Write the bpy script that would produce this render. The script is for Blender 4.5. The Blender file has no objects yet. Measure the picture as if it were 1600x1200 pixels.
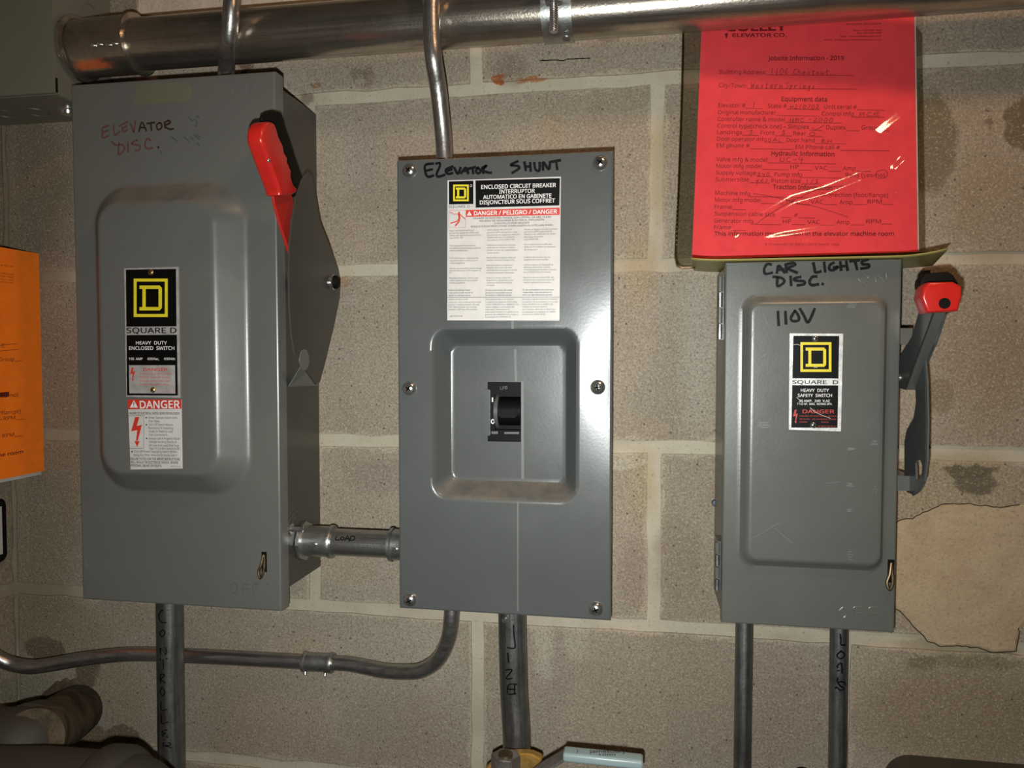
import bpy, bmesh, math, random
from mathutils import Vector, Matrix, noise
random.seed(4)
SC = bpy.context.scene
COL = SC.collection
# ------------------------------------------------------------------ camera
CAM = Vector((-0.0136, -0.8563, 1.6047)); PIT, YAW, FPX = -0.0403, -0.1714, 1180.4
FW = Vector((math.sin(YAW)*math.cos(PIT), math.cos(YAW)*math.cos(PIT), math.sin(PIT)))
RT = Vector((math.cos(YAW), -math.sin(YAW), 0)); UP = RT.cross(FW)
cd = bpy.data.cameras.new('camera'); cam = bpy.data.objects.new('camera', cd); COL.objects.link(cam)
cd.sensor_width = 36; cd.lens = FPX/1600*36; cd.clip_start = 0.01
M = Matrix((RT, UP, -FW)).transposed().to_4x4(); M.translation = CAM; cam.matrix_world = M
SC.camera = cam
# ------------------------------------------------------------------ light, world, exposure
SC.view_settings.view_transform = 'Standard'; SC.view_settings.look = 'None'
SC.view_settings.exposure = 0.0; SC.view_settings.gamma = 1.0; SC.view_settings.use_curve_mapping = False
W = bpy.data.worlds.new('world'); SC.world = W; W.use_nodes = True
W.node_tree.nodes['Background'].inputs[0].default_value = (1, .8, .55, 1)
W.node_tree.nodes['Background'].inputs[1].default_value = 0.01
fl = bpy.data.lights.new('phone_flash', 'AREA'); fl.shape = 'DISK'; fl.size = 0.012; fl.energy = 4.25; fl.spread = math.radians(128)
fl.color = (.95, .985, .965)
flo = bpy.data.objects.new('phone_flash', fl); COL.objects.link(flo)
M2 = M.copy(); M2.translation = (-0.024, -0.853, 1.568); flo.matrix_world = M2
cl = bpy.data.lights.new('ceiling_bulb_light', 'AREA'); cl.shape = 'DISK'; cl.size = 0.16; cl.energy = 4.2
cl.color = (1, .60, .34)
clo = bpy.data.objects.new('ceiling_bulb_light', cl); COL.objects.link(clo)
clo.location = (0.33, -0.58, 2.42); clo.rotation_euler = (math.radians(32), 0, math.radians(6))

# ------------------------------------------------------------------ pixel -> point on a real surface
def ray(p): return RT*((p[0]-800)/FPX) - UP*((p[1]-600)/FPX) + FW
def at(x, y, d=0.0):
    r = ray((x, y)); t = (-d-CAM.y)/r.y; return CAM + r*t
def atX(x, y, X):
    r = ray((x, y)); t = (X-CAM.x)/r.x; return CAM + r*t
class Plane:
    def __init__(s, P, n): s.P = Vector(P); s.n = Vector(n).normalized()
    def hit(s, p):
        r = ray(p); t = (s.P-CAM).dot(s.n)/r.dot(s.n); return CAM + r*t, s.n
class Cyl:
    def __init__(s, P, d, r): s.P = Vector(P); s.d = Vector(d).normalized(); s.r = r
    def hit(s, p):
        v = ray(p); w = CAM-s.P; a = v-s.d*v.dot(s.d); b = w-s.d*w.dot(s.d)
        A = a.dot(a); B = 2*a.dot(b); C = b.dot(b)-s.r*s.r; D = max(B*B-4*A*C, 0)
        Q = CAM + v*((-B-math.sqrt(D))/(2*A)); n = (Q-s.P); n = (n-s.d*n.dot(s.d)).normalized(); return Q, n
def front(d): return Plane((0, -d, 0), (0, -1, 0))

# ------------------------------------------------------------------ materials
def newmat(name):
    m = bpy.data.materials.new(name); m.use_nodes = True
    return m, m.node_tree, m.node_tree.nodes['Principled BSDF']
def N(t, ty, **kw):
    n = t.nodes.new(ty)
    for k, v in kw.items():
        if k in n.inputs.keys(): n.inputs[k].default_value = v
        else: setattr(n, k, v)
    return n
def noi(t, scale, detail=4, rough=.6, vec=None, dist=0):
    n = N(t, 'ShaderNodeTexNoise'); n.inputs['Scale'].default_value = scale; n.inputs['Detail'].default_value = detail
    n.inputs['Roughness'].default_value = rough; n.inputs['Distortion'].default_value = dist
    if vec: t.links.new(vec, n.inputs['Vector'])
    return n.outputs['Fac']
def mapr(t, v, a, b, c=0, d=1, smooth=False):
    n = N(t, 'ShaderNodeMapRange'); t.links.new(v, n.inputs[0])
    for i, x in zip((1, 2, 3, 4), (a, b, c, d)): n.inputs[i].default_value = x
    if smooth: n.interpolation_type = 'SMOOTHSTEP'
    return n.outputs[0]
def mixc(t, f, a, b, mode='MIX'):
    n = N(t, 'ShaderNodeMix'); n.data_type = 'RGBA'; n.blend_type = mode
    for s, v in ((0, f), (6, a), (7, b)):
        if isinstance(v, (int, float)): n.inputs[s].default_value = v
        elif isinstance(v, tuple): n.inputs[s].default_value = v if len(v) == 4 else v+(1,)
        else: t.links.new(v, n.inputs[s])
    return n.outputs[2]
def mth(t, op, a, b=0):
    n = N(t, 'ShaderNodeMath'); n.operation = op
    for i, v in enumerate((a, b)):
        if isinstance(v, (int, float)): n.inputs[i].default_value = v
        else: t.links.new(v, n.inputs[i])
    return n.outputs[0]
def bump(t, b, h, strength, dist):
    n = N(t, 'ShaderNodeBump'); n.inputs['Strength'].default_value = strength; n.inputs['Distance'].default_value = dist
    t.links.new(h, n.inputs['Height']); t.links.new(n.outputs[0], b.inputs['Normal']); return n
def wpos(t): return N(t, 'ShaderNodeNewGeometry').outputs['Position']

def simple(name, c, rough=.5, metal=0, spec=.5):
    m, t, b = newmat(name); b.inputs['Base Color'].default_value = c+(1,); b.inputs['Roughness'].default_value = rough
    b.inputs['Metallic'].default_value = metal; b.inputs['Specular IOR Level'].default_value = spec
    p = wpos(t); f = noi(t, 60, 3, .6, p)
    col = mixc(t, mapr(t, f, .3, .7), tuple(x*.92 for x in c), tuple(min(1, x*1.06) for x in c))
    t.links.new(col, b.inputs['Base Color']); return m
def paint(name, c, rough=.33, peel=.05, dust=0.0, metal=0.0):
    m, t, b = newmat(name); p = wpos(t); b.inputs['Metallic'].default_value = metal
    f = noi(t, 9, 3, .5, p); g = noi(t, 340, 2, .5, p)
    col = mixc(t, mapr(t, f, .3, .7), tuple(x*.94 for x in c), tuple(x*1.05 for x in c))
    if dust:
        nz = N(t, 'ShaderNodeSeparateXYZ'); t.links.new(N(t, 'ShaderNodeNewGeometry').outputs['Normal'], nz.inputs[0])
        up = mth(t, 'MULTIPLY', mapr(t, nz.outputs[2], .12, .7, 0, dust), mapr(t, noi(t, 45, 4, .7, p), .25, .6))
        col = mixc(t, up, col, (.22, .175, .13))
    t.links.new(col, b.inputs['Base Color'])
    t.links.new(mapr(t, noi(t, 22, 4, .6, p), .3, .8, rough*.9, rough*1.2), b.inputs['Roughness'])
    bump(t, b, g, peel, .0006); return m
def metal(name, c=(.55, .54, .52), rough=.3, streak=(300, 300, 8), dirt=.4, dirtc=(.06, .05, .04), met=.92):
    m, t, b = newmat(name); p = wpos(t)
    mp = N(t, 'ShaderNodeMapping'); mp.inputs['Scale'].default_value = streak; t.links.new(p, mp.inputs[0])
    s = noi(t, 1.0, 6, .7, mp.outputs[0]); f = noi(t, 38, 6, .75, p); k = noi(t, 420, 3, .6, p)
    col = mixc(t, mapr(t, s, .25, .75), tuple(x*.6 for x in c), c)
    col = mixc(t, mth(t, 'MULTIPLY', mapr(t, f, .45, .8), dirt), col, dirtc)
    col = mixc(t, mapr(t, k, .62, .75, 0, .5), col, tuple(x*.3 for x in c))
    t.links.new(col, b.inputs['Base Color']); b.inputs['Metallic'].default_value = met
    t.links.new(mapr(t, s, .2, .8, rough*.75, rough*1.35), b.inputs['Roughness'])
    bump(t, b, k, .25, .0006); return m

# wear and stains of the wall, plus light falloff painted into broad edge blobs, each where it sits on the wall: x, y, rx, ry in photo pixels
BL = [(775, 124, 13, 8, (.30, .075, .012), .95, .35), (832, 123, 26, 4, (.30, .09, .015), .8, .5), (800, 108, 26, 22, (.14, .08, .05), .45, .9),
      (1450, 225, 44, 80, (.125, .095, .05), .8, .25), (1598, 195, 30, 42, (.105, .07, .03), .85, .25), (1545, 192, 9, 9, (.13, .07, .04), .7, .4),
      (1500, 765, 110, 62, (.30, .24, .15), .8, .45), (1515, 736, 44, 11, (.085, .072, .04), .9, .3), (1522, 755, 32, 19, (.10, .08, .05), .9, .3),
      (1440, 1036, 30, 12, (.12, .095, .045), .8, .6), (1525, 1034, 70, 12, (.12, .095, .045), .6, .7), (1500, 1012, 110, 14, (.30, .25, .16), .8, .5),
      (1440, 890, 60, 110, (.30, .24, .15), .7, .5), (1500, 570, 40, 60, (.33, .28, .20), .3, .8), (1470, 620, 22, 26, (.15, .11, .06), .6, .4),
      (90, 985, 85, 50, (.25, .215, .135), .75, .6), (70, 1013, 30, 20, (.11, .085, .045), .9, .2), (140, 1050, 22, 24, (.105, .08, .045), .9, .2),
      (50, 1075, 40, 26, (.25, .22, .15), .85, .4), (188, 1085, 42, 55, (.30, .235, .16), .85, .25), (192, 1150, 26, 18, (.12, .09, .055), .9, .2),
      (128, 1150, 45, 24, (.13, .10, .055), .9, .3), (60, 930, 60, 30, (.22, .18, .11), .5, .8),
      (850, 1005, 16, 60, (.46, .40, .31), .55, .8), (900, 1000, 20, 42, (.46, .40, .31), .45, .8), (680, 1040, 40, 60, (.40, .34, .26), .3, .9),
      (1000, 420, 26, 60, (.34, .26, .15), .6, .8), (1002, 760, 24, 60, (.33, .27, .15), .55, .8), (1030, 265, 14, 80, (.34, .27, .16), .6, .8),
      (970, 720, 36, 14, (.43, .38, .28), .7, .4), (540, 245, 45, 60, (.42, .37, .31), .3, 1.), (860, 200, 20, 30, (.34, .25, .14), .35, .9),
      (950, 60, 20, 7, (.12, .09, .07), .5, .5), (560, 115, 14, 10, (.13, .10, .08), .55, .4), (577, 118, 8, 16, (.13, .09, .07), .5, .4),
      (493, 132, 8, 4, (.22, .09, .03), .7, .4), (478, 155, 12, 9, (.10, .06, .03), .55, .6), (385, 103, 14, 9, (.10, .055, .025), .8, .5),
      (600, 745, 60, 30, (.21, .155, .12), .45, .7), (1060, 880, 40, 70, (.22, .165, .12), .5, .6), (990, 900, 24, 60, (.22, .17, .125), .5, .6),
      (545, 880, 40, 40, (.31, .25, .17), .5, .8), (1090, 560, 30, 120, (.40, .37, .31), .45, 1.), (1210, 1060, 60, 70, (.27, .21, .16), .4, .9),
      (535, 440, 16, 10, (.25, .13, .05), .5, .7), (1560, 560, 40, 80, (.22, .165, .095), .5, .9), (300, 1010, 40, 60, (.26, .21, .16), .4, .9),
      (1500, 1120, 170, 90, (.215, .16, .095), .75, .8), (1560, 330, 90, 90, (.23, .17, .105), .65, .8), (1545, 560, 95, 130, (.215, .155, .095), .6, .8), (50, 700, 95, 300, (.185, .145, .085), .6, .7), (30, 300, 90, 170, (.165, .125, .072), .7, .7), (1060, 1110, 140, 90, (.27, .22, .15), .5, .9),  # broad brown blobs: light falling off towards the edges, painted in
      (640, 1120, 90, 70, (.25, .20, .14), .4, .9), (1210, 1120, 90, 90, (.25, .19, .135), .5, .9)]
def stains_falloff(t, col, p):
    nv = N(t, 'ShaderNodeTexNoise'); nv.inputs['Scale'].default_value = 55; nv.inputs['Detail'].default_value = 5; nv.inputs['Roughness'].default_value = .65
    t.links.new(p, nv.inputs['Vector'])
    off = N(t, 'ShaderNodeVectorMath'); off.operation = 'MULTIPLY_ADD'; t.links.new(nv.outputs['Color'], off.inputs[0])
    off.inputs[1].default_value = (.022, .022, .022); t.links.new(p, off.inputs[2])
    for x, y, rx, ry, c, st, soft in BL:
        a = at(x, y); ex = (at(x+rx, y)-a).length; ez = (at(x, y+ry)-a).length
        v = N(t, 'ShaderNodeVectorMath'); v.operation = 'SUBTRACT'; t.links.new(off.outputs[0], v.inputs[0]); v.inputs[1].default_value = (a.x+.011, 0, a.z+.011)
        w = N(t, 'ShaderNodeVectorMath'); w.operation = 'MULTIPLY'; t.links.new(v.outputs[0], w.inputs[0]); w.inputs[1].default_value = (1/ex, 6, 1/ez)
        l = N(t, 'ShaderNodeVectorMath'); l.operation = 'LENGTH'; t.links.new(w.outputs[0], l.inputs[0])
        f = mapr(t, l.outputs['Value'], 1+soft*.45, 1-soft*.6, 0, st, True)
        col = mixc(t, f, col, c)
    return col
def smear(t, p):                        # mortar dragged over the block edges beside the joints
    s = N(t, 'ShaderNodeSeparateXYZ'); t.links.new(p, s.inputs[0])
    zr = mth(t, 'DIVIDE', mth(t, 'SUBTRACT', s.outputs[2], 1.5-10*.2032), .2032); row = mth(t, 'FLOOR', zr); fz = mth(t, 'FRACT', zr)
    dz = mth(t, 'MULTIPLY', mth(t, 'MINIMUM', fz, mth(t, 'SUBTRACT', 1, fz)), .2032)
    sh = mth(t, 'MODULO', mth(t, 'ADD', row, 1), 2)
    xr = mth(t, 'FRACT', mth(t, 'DIVIDE', mth(t, 'ADD', mth(t, 'DIVIDE', s.outputs[0], .2032), mth(t, 'ADD', sh, 20)), 2))
    dx = mth(t, 'MULTIPLY', mth(t, 'MINIMUM', xr, mth(t, 'SUBTRACT', 1, xr)), .4064)
    d = mth(t, 'MINIMUM', dz, dx); w = noi(t, 32, 5, .7, p)
    return mapr(t, mth(t, 'SUBTRACT', d, mth(t, 'MULTIPLY', mth(t, 'SUBTRACT', w, .45), .030)), .0105, .0065, 0, 1, True)
def blockmat():
    m, t, b = newmat('concrete block'); p = wpos(t)
    a = noi(t, 5, 4, .6, p); g = noi(t, 430, 4, .7, p); h = noi(t, 120, 5, .75, p)
    col = mixc(t, mapr(t, a, .3, .7), (.270, .218, .152), (.350, .305, .238))
    oi = N(t, 'ShaderNodeObjectInfo')
    col = mixc(t, mapr(t, oi.outputs['Random'], 0, 1, 0, .5), col, (.265, .215, .165))
    col = mixc(t, mth(t, 'MULTIPLY', smear(t, p), .75), col, (.40, .34, .25))
    col = stains_falloff(t, col, p)
    col = mixc(t, mapr(t, g, .50, .35, 0, .68), col, (.14, .105, .078))
    col = mixc(t, mapr(t, g, .55, .67, 0, .5), col, (.54, .48, .39))
    col = mixc(t, mapr(t, h, .58, .72, 0, .4), col, (.17, .13, .10))
    col = mixc(t, mapr(t, h, .42, .30, 0, .3), col, (.46, .40, .32))
    vo = N(t, 'ShaderNodeTexVoronoi'); vo.inputs['Scale'].default_value = 75; t.links.new(p, vo.inputs['Vector'])
    col = mixc(t, mapr(t, vo.outputs['Distance'], .11, .07, 0, .75), col, (.07, .05, .04))
    t.links.new(col, b.inputs['Base Color']); b.inputs['Roughness'].default_value = .93; b.inputs['Specular IOR Level'].default_value = .2
    hh = mth(t, 'ADD', g, mth(t, 'MULTIPLY', h, 1.0)); bump(t, b, hh, .55, .0017); return m
def mortarmat():
    m, t, b = newmat('mortar'); p = wpos(t)
    a = noi(t, 14, 4, .6, p); g = noi(t, 330, 3, .6, p)
    col = mixc(t, mapr(t, a, .3, .7), (.37, .325, .24), (.47, .42, .325))
    col = mixc(t, mapr(t, noi(t, 5, 4, .7, p), .5, .75, 0, .55), col, (.30, .225, .14))
    col = stains_falloff(t, col, p)
    col = mixc(t, mapr(t, g, .40, .28, 0, .6), col, (.18, .14, .1))
    t.links.new(col, b.inputs['Base Color']); b.inputs['Roughness'].default_value = .9; b.inputs['Specular IOR Level'].default_value = .2
    bump(t, b, mth(t, 'ADD', a, mth(t, 'MULTIPLY', g, .3)), .4, .003); return m
def plastermat(name, c1, c2):
    m, t, b = newmat(name); p = wpos(t)
    a = noi(t, 20, 6, .6, p, 1.2); g = noi(t, 380, 4, .7, p)
    col = mixc(t, mapr(t, a, .35, .65), c1, c2); col = mixc(t, mapr(t, g, .58, .72, 0, .4), col, tuple(min(1, x*1.4) for x in c2)); col = mixc(t, mapr(t, g, .46, .30, 0, .6), col, tuple(x*.5 for x in c1))
    t.links.new(col, b.inputs['Base Color']); b.inputs['Roughness'].default_value = .9; b.inputs['Specular IOR Level'].default_value = .2
    bump(t, b, mth(t, 'ADD', a, mth(t, 'MULTIPLY', g, .5)), .5, .0025); return m
def film(name, tr, rough):
    m, t, b = newmat(name); t.nodes.remove(b); out = t.nodes['Material Output']
    gl = N(t, 'ShaderNodeBsdfGlossy'); gl.inputs['Roughness'].default_value = rough
    tb = N(t, 'ShaderNodeBsdfTransparent'); tb.inputs[0].default_value = tr+(1,)
    ge = N(t, 'ShaderNodeNewGeometry'); dt = N(t, 'ShaderNodeVectorMath'); dt.operation = 'DOT_PRODUCT'; t.links.new(ge.outputs['Normal'], dt.inputs[0]); t.links.new(ge.outputs['Incoming'], dt.inputs[1])
    f2 = mth(t, 'ADD', mth(t, 'MULTIPLY', mth(t, 'POWER', mth(t, 'SUBTRACT', 1, mth(t, 'ABSOLUTE', dt.outputs['Value'])), 5), .9), .055)
    mx = N(t, 'ShaderNodeMixShader'); t.links.new(f2, mx.inputs[0]); t.links.new(tb.outputs[0], mx.inputs[1]); t.links.new(gl.outputs[0], mx.inputs[2])
    t.links.new(mx.outputs[0], out.inputs[0]); return m

BLK = blockmat(); MOR = mortarmat()
PLA = plastermat('tan plaster patch', (.36, .265, .165), (.42, .325, .21)); PLC = plastermat('cream plaster', (.50, .40, .30), (.62, .52, .42))
CONC = plastermat('plain concrete', (.085, .055, .03), (.12, .08, .045))
GREY = paint('grey enamel', (.079, .084, .081), .27, .06, .5); GREYL = paint('warm grey enamel', (.118, .117, .106), .30, .05, .55); GREY2 = paint('lighter grey enamel', (.098, .100, .090), .30, .08, .5)
GREY3 = paint('dark grey enamel', (.075, .079, .078), .35, .05); CAB = paint('olive grey cabinet enamel', (.155, .147, .112), .38, .05)
EMT = metal('galvanised conduit', (.50, .48, .45), .33, (260, 260, 14), .45)
EMTH = metal('galvanised conduit level', (.50, .48, .45), .33, (10, 260, 260), .45)
EMTD = metal('dull zinc conduit', (.30, .30, .29), .42, (260, 260, 12), .6, (.03, .03, .025))
PIPE = metal('shiny steel tube', (.62, .55, .46), .22, (6, 220, 220), .35, (.10, .07, .05))
FIT = metal('die cast fitting', (.52, .52, .50), .34, (60, 60, 60), .3); CHROME = metal('bright zinc', (.72, .71, .69), .2, (90, 90, 90), .2)
BRASS = metal('brass', (.62, .45, .18), .32, (90, 90, 90), .5, (.12, .07, .02)); OLDB = metal('aged brass ring', (.17, .12, .065), .42, (90, 90, 90), .6)
CASTB = metal('cast yellow brass', (.58, .36, .10), .5, (60, 60, 60), .4, (.14, .08, .02), .7)
IRON = paint('painted pipe', (.040, .035, .025), .6, .2); STUB = plastermat('grimy stub', (.04, .027, .015), (.13, .10, .065))
RED = simple('glossy red vinyl', (.50, .018, .013), .28); REDP = paint('red enamel', (.42, .020, .014), .4, .05)
BLACKR = simple('black rubber', (.005, .004, .003), .6, 0, .12); BLACKP = simple('black plastic', (.003, .003, .003), .5, 0, .1)
INK = simple('black marker ink', (.003, .003, .004), .5, 0, .15); INKR = simple('faded red marker ink', (.115, .045, .036), .5)
SMUD = simple('dark smudge', (.060, .060, .056), .5)
WHITE = simple('white print', (.72, .70, .67), .45); LABW = simple('white label vinyl', (.56, .53, .50), .45); LABP = simple('warm white label', (.50, .465, .41), .45)
PBLK = simple('black print', (.003, .003, .003), .4, 0, .15); PYEL = simple('yellow print', (.70, .58, .02), .4); PRED = simple('red print', (.55, .035, .02), .45)
ALU = metal('aluminium plate', (.55, .53, .50), .5, (90, 90, 90), .1, met=.35); ALUB = metal('bright aluminium plate', (.75, .74, .71), .4, (90, 90, 90), .05, met=.4)
PINK = simple('red paper', (.80, .062, .075), .7, 0, .2); ORNG = simple('orange paper', (.95, .20, .012), .75, 0, .2)
PINKT = simple('dark red print', (.16, .004, .008), .6); ORNT = simple('dark print on orange', (.10, .012, .004), .6)
YEL = paint('olive yellow card', (.30, .255, .075), .42, .05); BUFF = simple('buff folder', (.40, .37, .22), .6); PAPG = simple('grey white paper', (.42, .41, .37), .7)
SLV = film('clear sleeve film', (.93, .92, .90), .09); SLVB = film('clouded sleeve film', (.66, .63, .57), .2)
TAPE = paint('old yellow tape', (.135, .130, .085), .3, .1); BLUE = paint('pale blue sleeve', (.27, .36, .36), .3, .1); STEEL = metal('lever steel', (.42, .38, .34), .45, (60, 60, 60), .6)
DARK = simple('dark gap', (.004, .003, .002), .9, 0, .1); CRK = simple('crack', (.045, .030, .018), .9, 0, .1); EMBM = GREY2; BLUS = simple('blue screw head', (.05, .09, .13), .4)
WHD = simple('pale dirt streak', (.15, .15, .145), .5)

# ------------------------------------------------------------------ mesh helpers
def link(name, bm_or_data, mat, parent=None, smooth=False):
    if isinstance(bm_or_data, bmesh.types.BMesh):
        me = bpy.data.meshes.new(name); bmesh.ops.recalc_face_normals(bm_or_data, faces=bm_or_data.faces[:]); bm_or_data.to_mesh(me); bm_or_data.free()
    else:
        me = bpy.data.meshes.new(name); me.from_pydata([tuple(v) for v in bm_or_data[0]], [], bm_or_data[1])
    if smooth:
        for p in me.polygons: p.use_smooth = True
        if smooth != 'all': me.set_sharp_from_angle(angle=math.radians(35))
    me.materials.append(mat)
    o = bpy.data.objects.new(name, me); COL.objects.link(o)
    if parent: o.parent = parent
    return o
def thing(name, label, cat, group=None, loc=None):
    o = bpy.data.objects.new(name, None); COL.objects.link(o); o.empty_display_size = .02; o['label'] = label; o['category'] = cat
    if group: o['group'] = group
    return o
def tag(o, label, cat, group=None):
    o['label'] = label; o['category'] = cat
    if group: o['group'] = group
    return o
def box(bm, x0, x1, y0, y1, z0, z1, bev=0, seg=2):
    v = [bm.verts.new((x, y, z)) for x in (x0, x1) for y in (y0, y1) for z in (z0, z1)]
    fs = [bm.faces.new([v[i] for i in f]) for f in ((0, 1, 3, 2), (4, 6, 7, 5), (0, 4, 5, 1), (2, 3, 7, 6), (0, 2, 6, 4), (1, 5, 7, 3))]
    bmesh.ops.recalc_face_normals(bm, faces=fs)
    if bev: bmesh.ops.bevel(bm, geom=list({e for f in fs for e in f.edges}), offset=bev, segments=seg, affect='EDGES')
def mkbox(name, mat, parent, *a, bev=0, seg=2):
    bm = bmesh.new(); box(bm, *a, bev=bev, seg=seg); return link(name, bm, mat, parent, True)
def frame_of(d):
    d = Vector(d).normalized(); a = Vector((0, 0, 1)) if abs(d.z) < .9 else Vector((1, 0, 0))
    u = d.cross(a).normalized(); return u, d.cross(u)
def crom(pts, n=8, closed=False):
    P = [Vector(p) for p in pts]
    if len(P) < 3: return P
    out = []; L = len(P)
    for i in range(L if closed else L-1):
        if closed: a, b, c, d = P[i-1], P[i], P[(i+1) % L], P[(i+2) % L]
        else: a, b, c, d = P[max(i-1, 0)], P[i], P[i+1], P[min(i+2, L-1)]
        for k in range(n):
            t = k/n; out.append(.5*((2*b)+(c-a)*t+(2*a-5*b+4*c-d)*t*t+(3*b-a-3*c+d)*t**3))
    if not closed: out.append(P[-1])
    return out
def tube(bm, pts, r, seg=20, caps=True):
    P = [Vector(p) for p in pts]; rings = []
    u = None
    for i, p in enumerate(P):
        d = (P[min(i+1, len(P)-1)]-P[max(i-1, 0)]).normalized()
        if u is None: u, _ = frame_of(d)
        u = (u-d*u.dot(d)).normalized(); w = d.cross(u); rr = r[i] if isinstance(r, (list, tuple)) else r
        rings.append([bm.verts.new(p+(u*math.cos(a)+w*math.sin(a))*rr) for a in (2*math.pi*k/seg for k in range(seg))])
    for A, B in zip(rings, rings[1:]):
        for k in range(seg): bm.faces.new((A[k], A[(k+1) % seg], B[(k+1) % seg], B[k]))
    if caps: bm.faces.new(rings[0]); bm.faces.new(rings[-1][::-1])
def mktube(name, mat, parent, pts, r, seg=20):
    bm = bmesh.new(); tube(bm, pts, r, seg); return link(name, bm, mat, parent, True)
def lathe(bm, P, d, prof, seg=24):      # prof: (along, radius)
    P = Vector(P); d = Vector(d).normalized(); u, w = frame_of(d); rings = []
    for a, r in prof:
        if r < 1e-6: rings.append([bm.verts.new(P+d*a)])
        else: rings.append([bm.verts.new(P+d*a+(u*math.cos(t)+w*math.sin(t))*r) for t in (2*math.pi*k/seg for k in range(seg))])
    for A, B in zip(rings, rings[1:]):
        for k in range(seg):
            k2 = (k+1) % seg
            if len(A) == 1: bm.faces.new((A[0], B[k2], B[k]))
            elif len(B) == 1: bm.faces.new((A[k], A[k2], B[0]))
            else: bm.faces.new((A[k], A[k2], B[k2], B[k]))
    for R_ in (rings[0], rings[-1]):
        if len(R_) > 1: bm.faces.new(R_)
def mklathe(name, mat, parent, P, d, prof, seg=24):
    bm = bmesh.new(); lathe(bm, P, d, prof, seg); return link(name, bm, mat, parent, True)
def prism(bm, pts, off):                # polygon extruded by vector
    A = [bm.verts.new(p) for p in pts]; B = [bm.verts.new(Vector(p)+Vector(off)) for p in pts]; n = len(A)
    bm.faces.new(A); bm.faces.new(B[::-1])
    for i in range(n): bm.faces.new((A[i], B[i], B[(i+1) % n], A[(i+1) % n]))
def mkprism(name, mat, parent, pts, off, bev=0, seg=2):
    bm = bmesh.new(); prism(bm, pts, off)
    if bev: bmesh.ops.bevel(bm, geom=bm.edges[:], offset=bev, segments=seg, affect='EDGES')
    bmesh.ops.triangulate(bm, faces=[f for f in bm.faces if len(f.verts) > 4]); return link(name, bm, mat, parent, True)
def rprism(name, mat, parent, pts, off, r, steps=4, smooth_n=0):
    """extruded outline whose front and back rims are rounded by radius r"""
    P = [Vector(p) for p in pts]
    if smooth_n: P = crom(P, smooth_n, True)
    n = len(P); off = Vector(off); d = off.normalized(); T = off.length
    ar = sum(((P[i]-P[0]).cross(P[(i+1) % n]-P[0]) for i in range(n)), Vector()); sg = 1 if ar.dot(d) > 0 else -1
    N_ = []
    for i in range(n):
        e1 = (P[i]-P[i-1]).normalized(); e2 = (P[(i+1) % n]-P[i]).normalized()
        m = (d.cross(e1)*sg+d.cross(e2)*sg); m = m.normalized()*min(1.6, 1/max(.5, math.sqrt(max(1e-6, (1+e1.dot(e2))/2)))); N_.append(m)
    bm = bmesh.new(); rings = []
    prof_ = [(r*(1-math.sin(a)), r*(1-math.cos(a))) for a in (math.pi/2*k/steps for k in range(steps+1))]   # (inset, depth)
    lay = [(i_, t_) for i_, t_ in prof_]+[(i_, T-t_) for i_, t_ in prof_[::-1]]
    for ins, t_ in lay: rings.append([bm.verts.new(P[i]+N_[i]*ins+d*t_) for i in range(n)])
    for A, B in zip(rings, rings[1:]):
        for i in range(n): bm.faces.new((A[i], A[(i+1) % n], B[(i+1) % n], B[i]))
    caps = [bm.faces.new(rings[0]), bm.faces.new(rings[-1][::-1])]; bmesh.ops.triangulate(bm, faces=caps)
    return link(name, bm, mat, parent, True)
def rrect(x0, x1, z0, z1, r, n=6):
    out = []
    for cx, cz, a0 in ((x1-r, z1-r, 0), (x0+r, z1-r, 90), (x0+r, z0+r, 180), (x1-r, z0+r, 270)):
        for k in range(n+1):
            a = math.radians(a0+90*k/n); out.append((cx+r*math.cos(a), cz+r*math.sin(a)))
    return out

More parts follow.
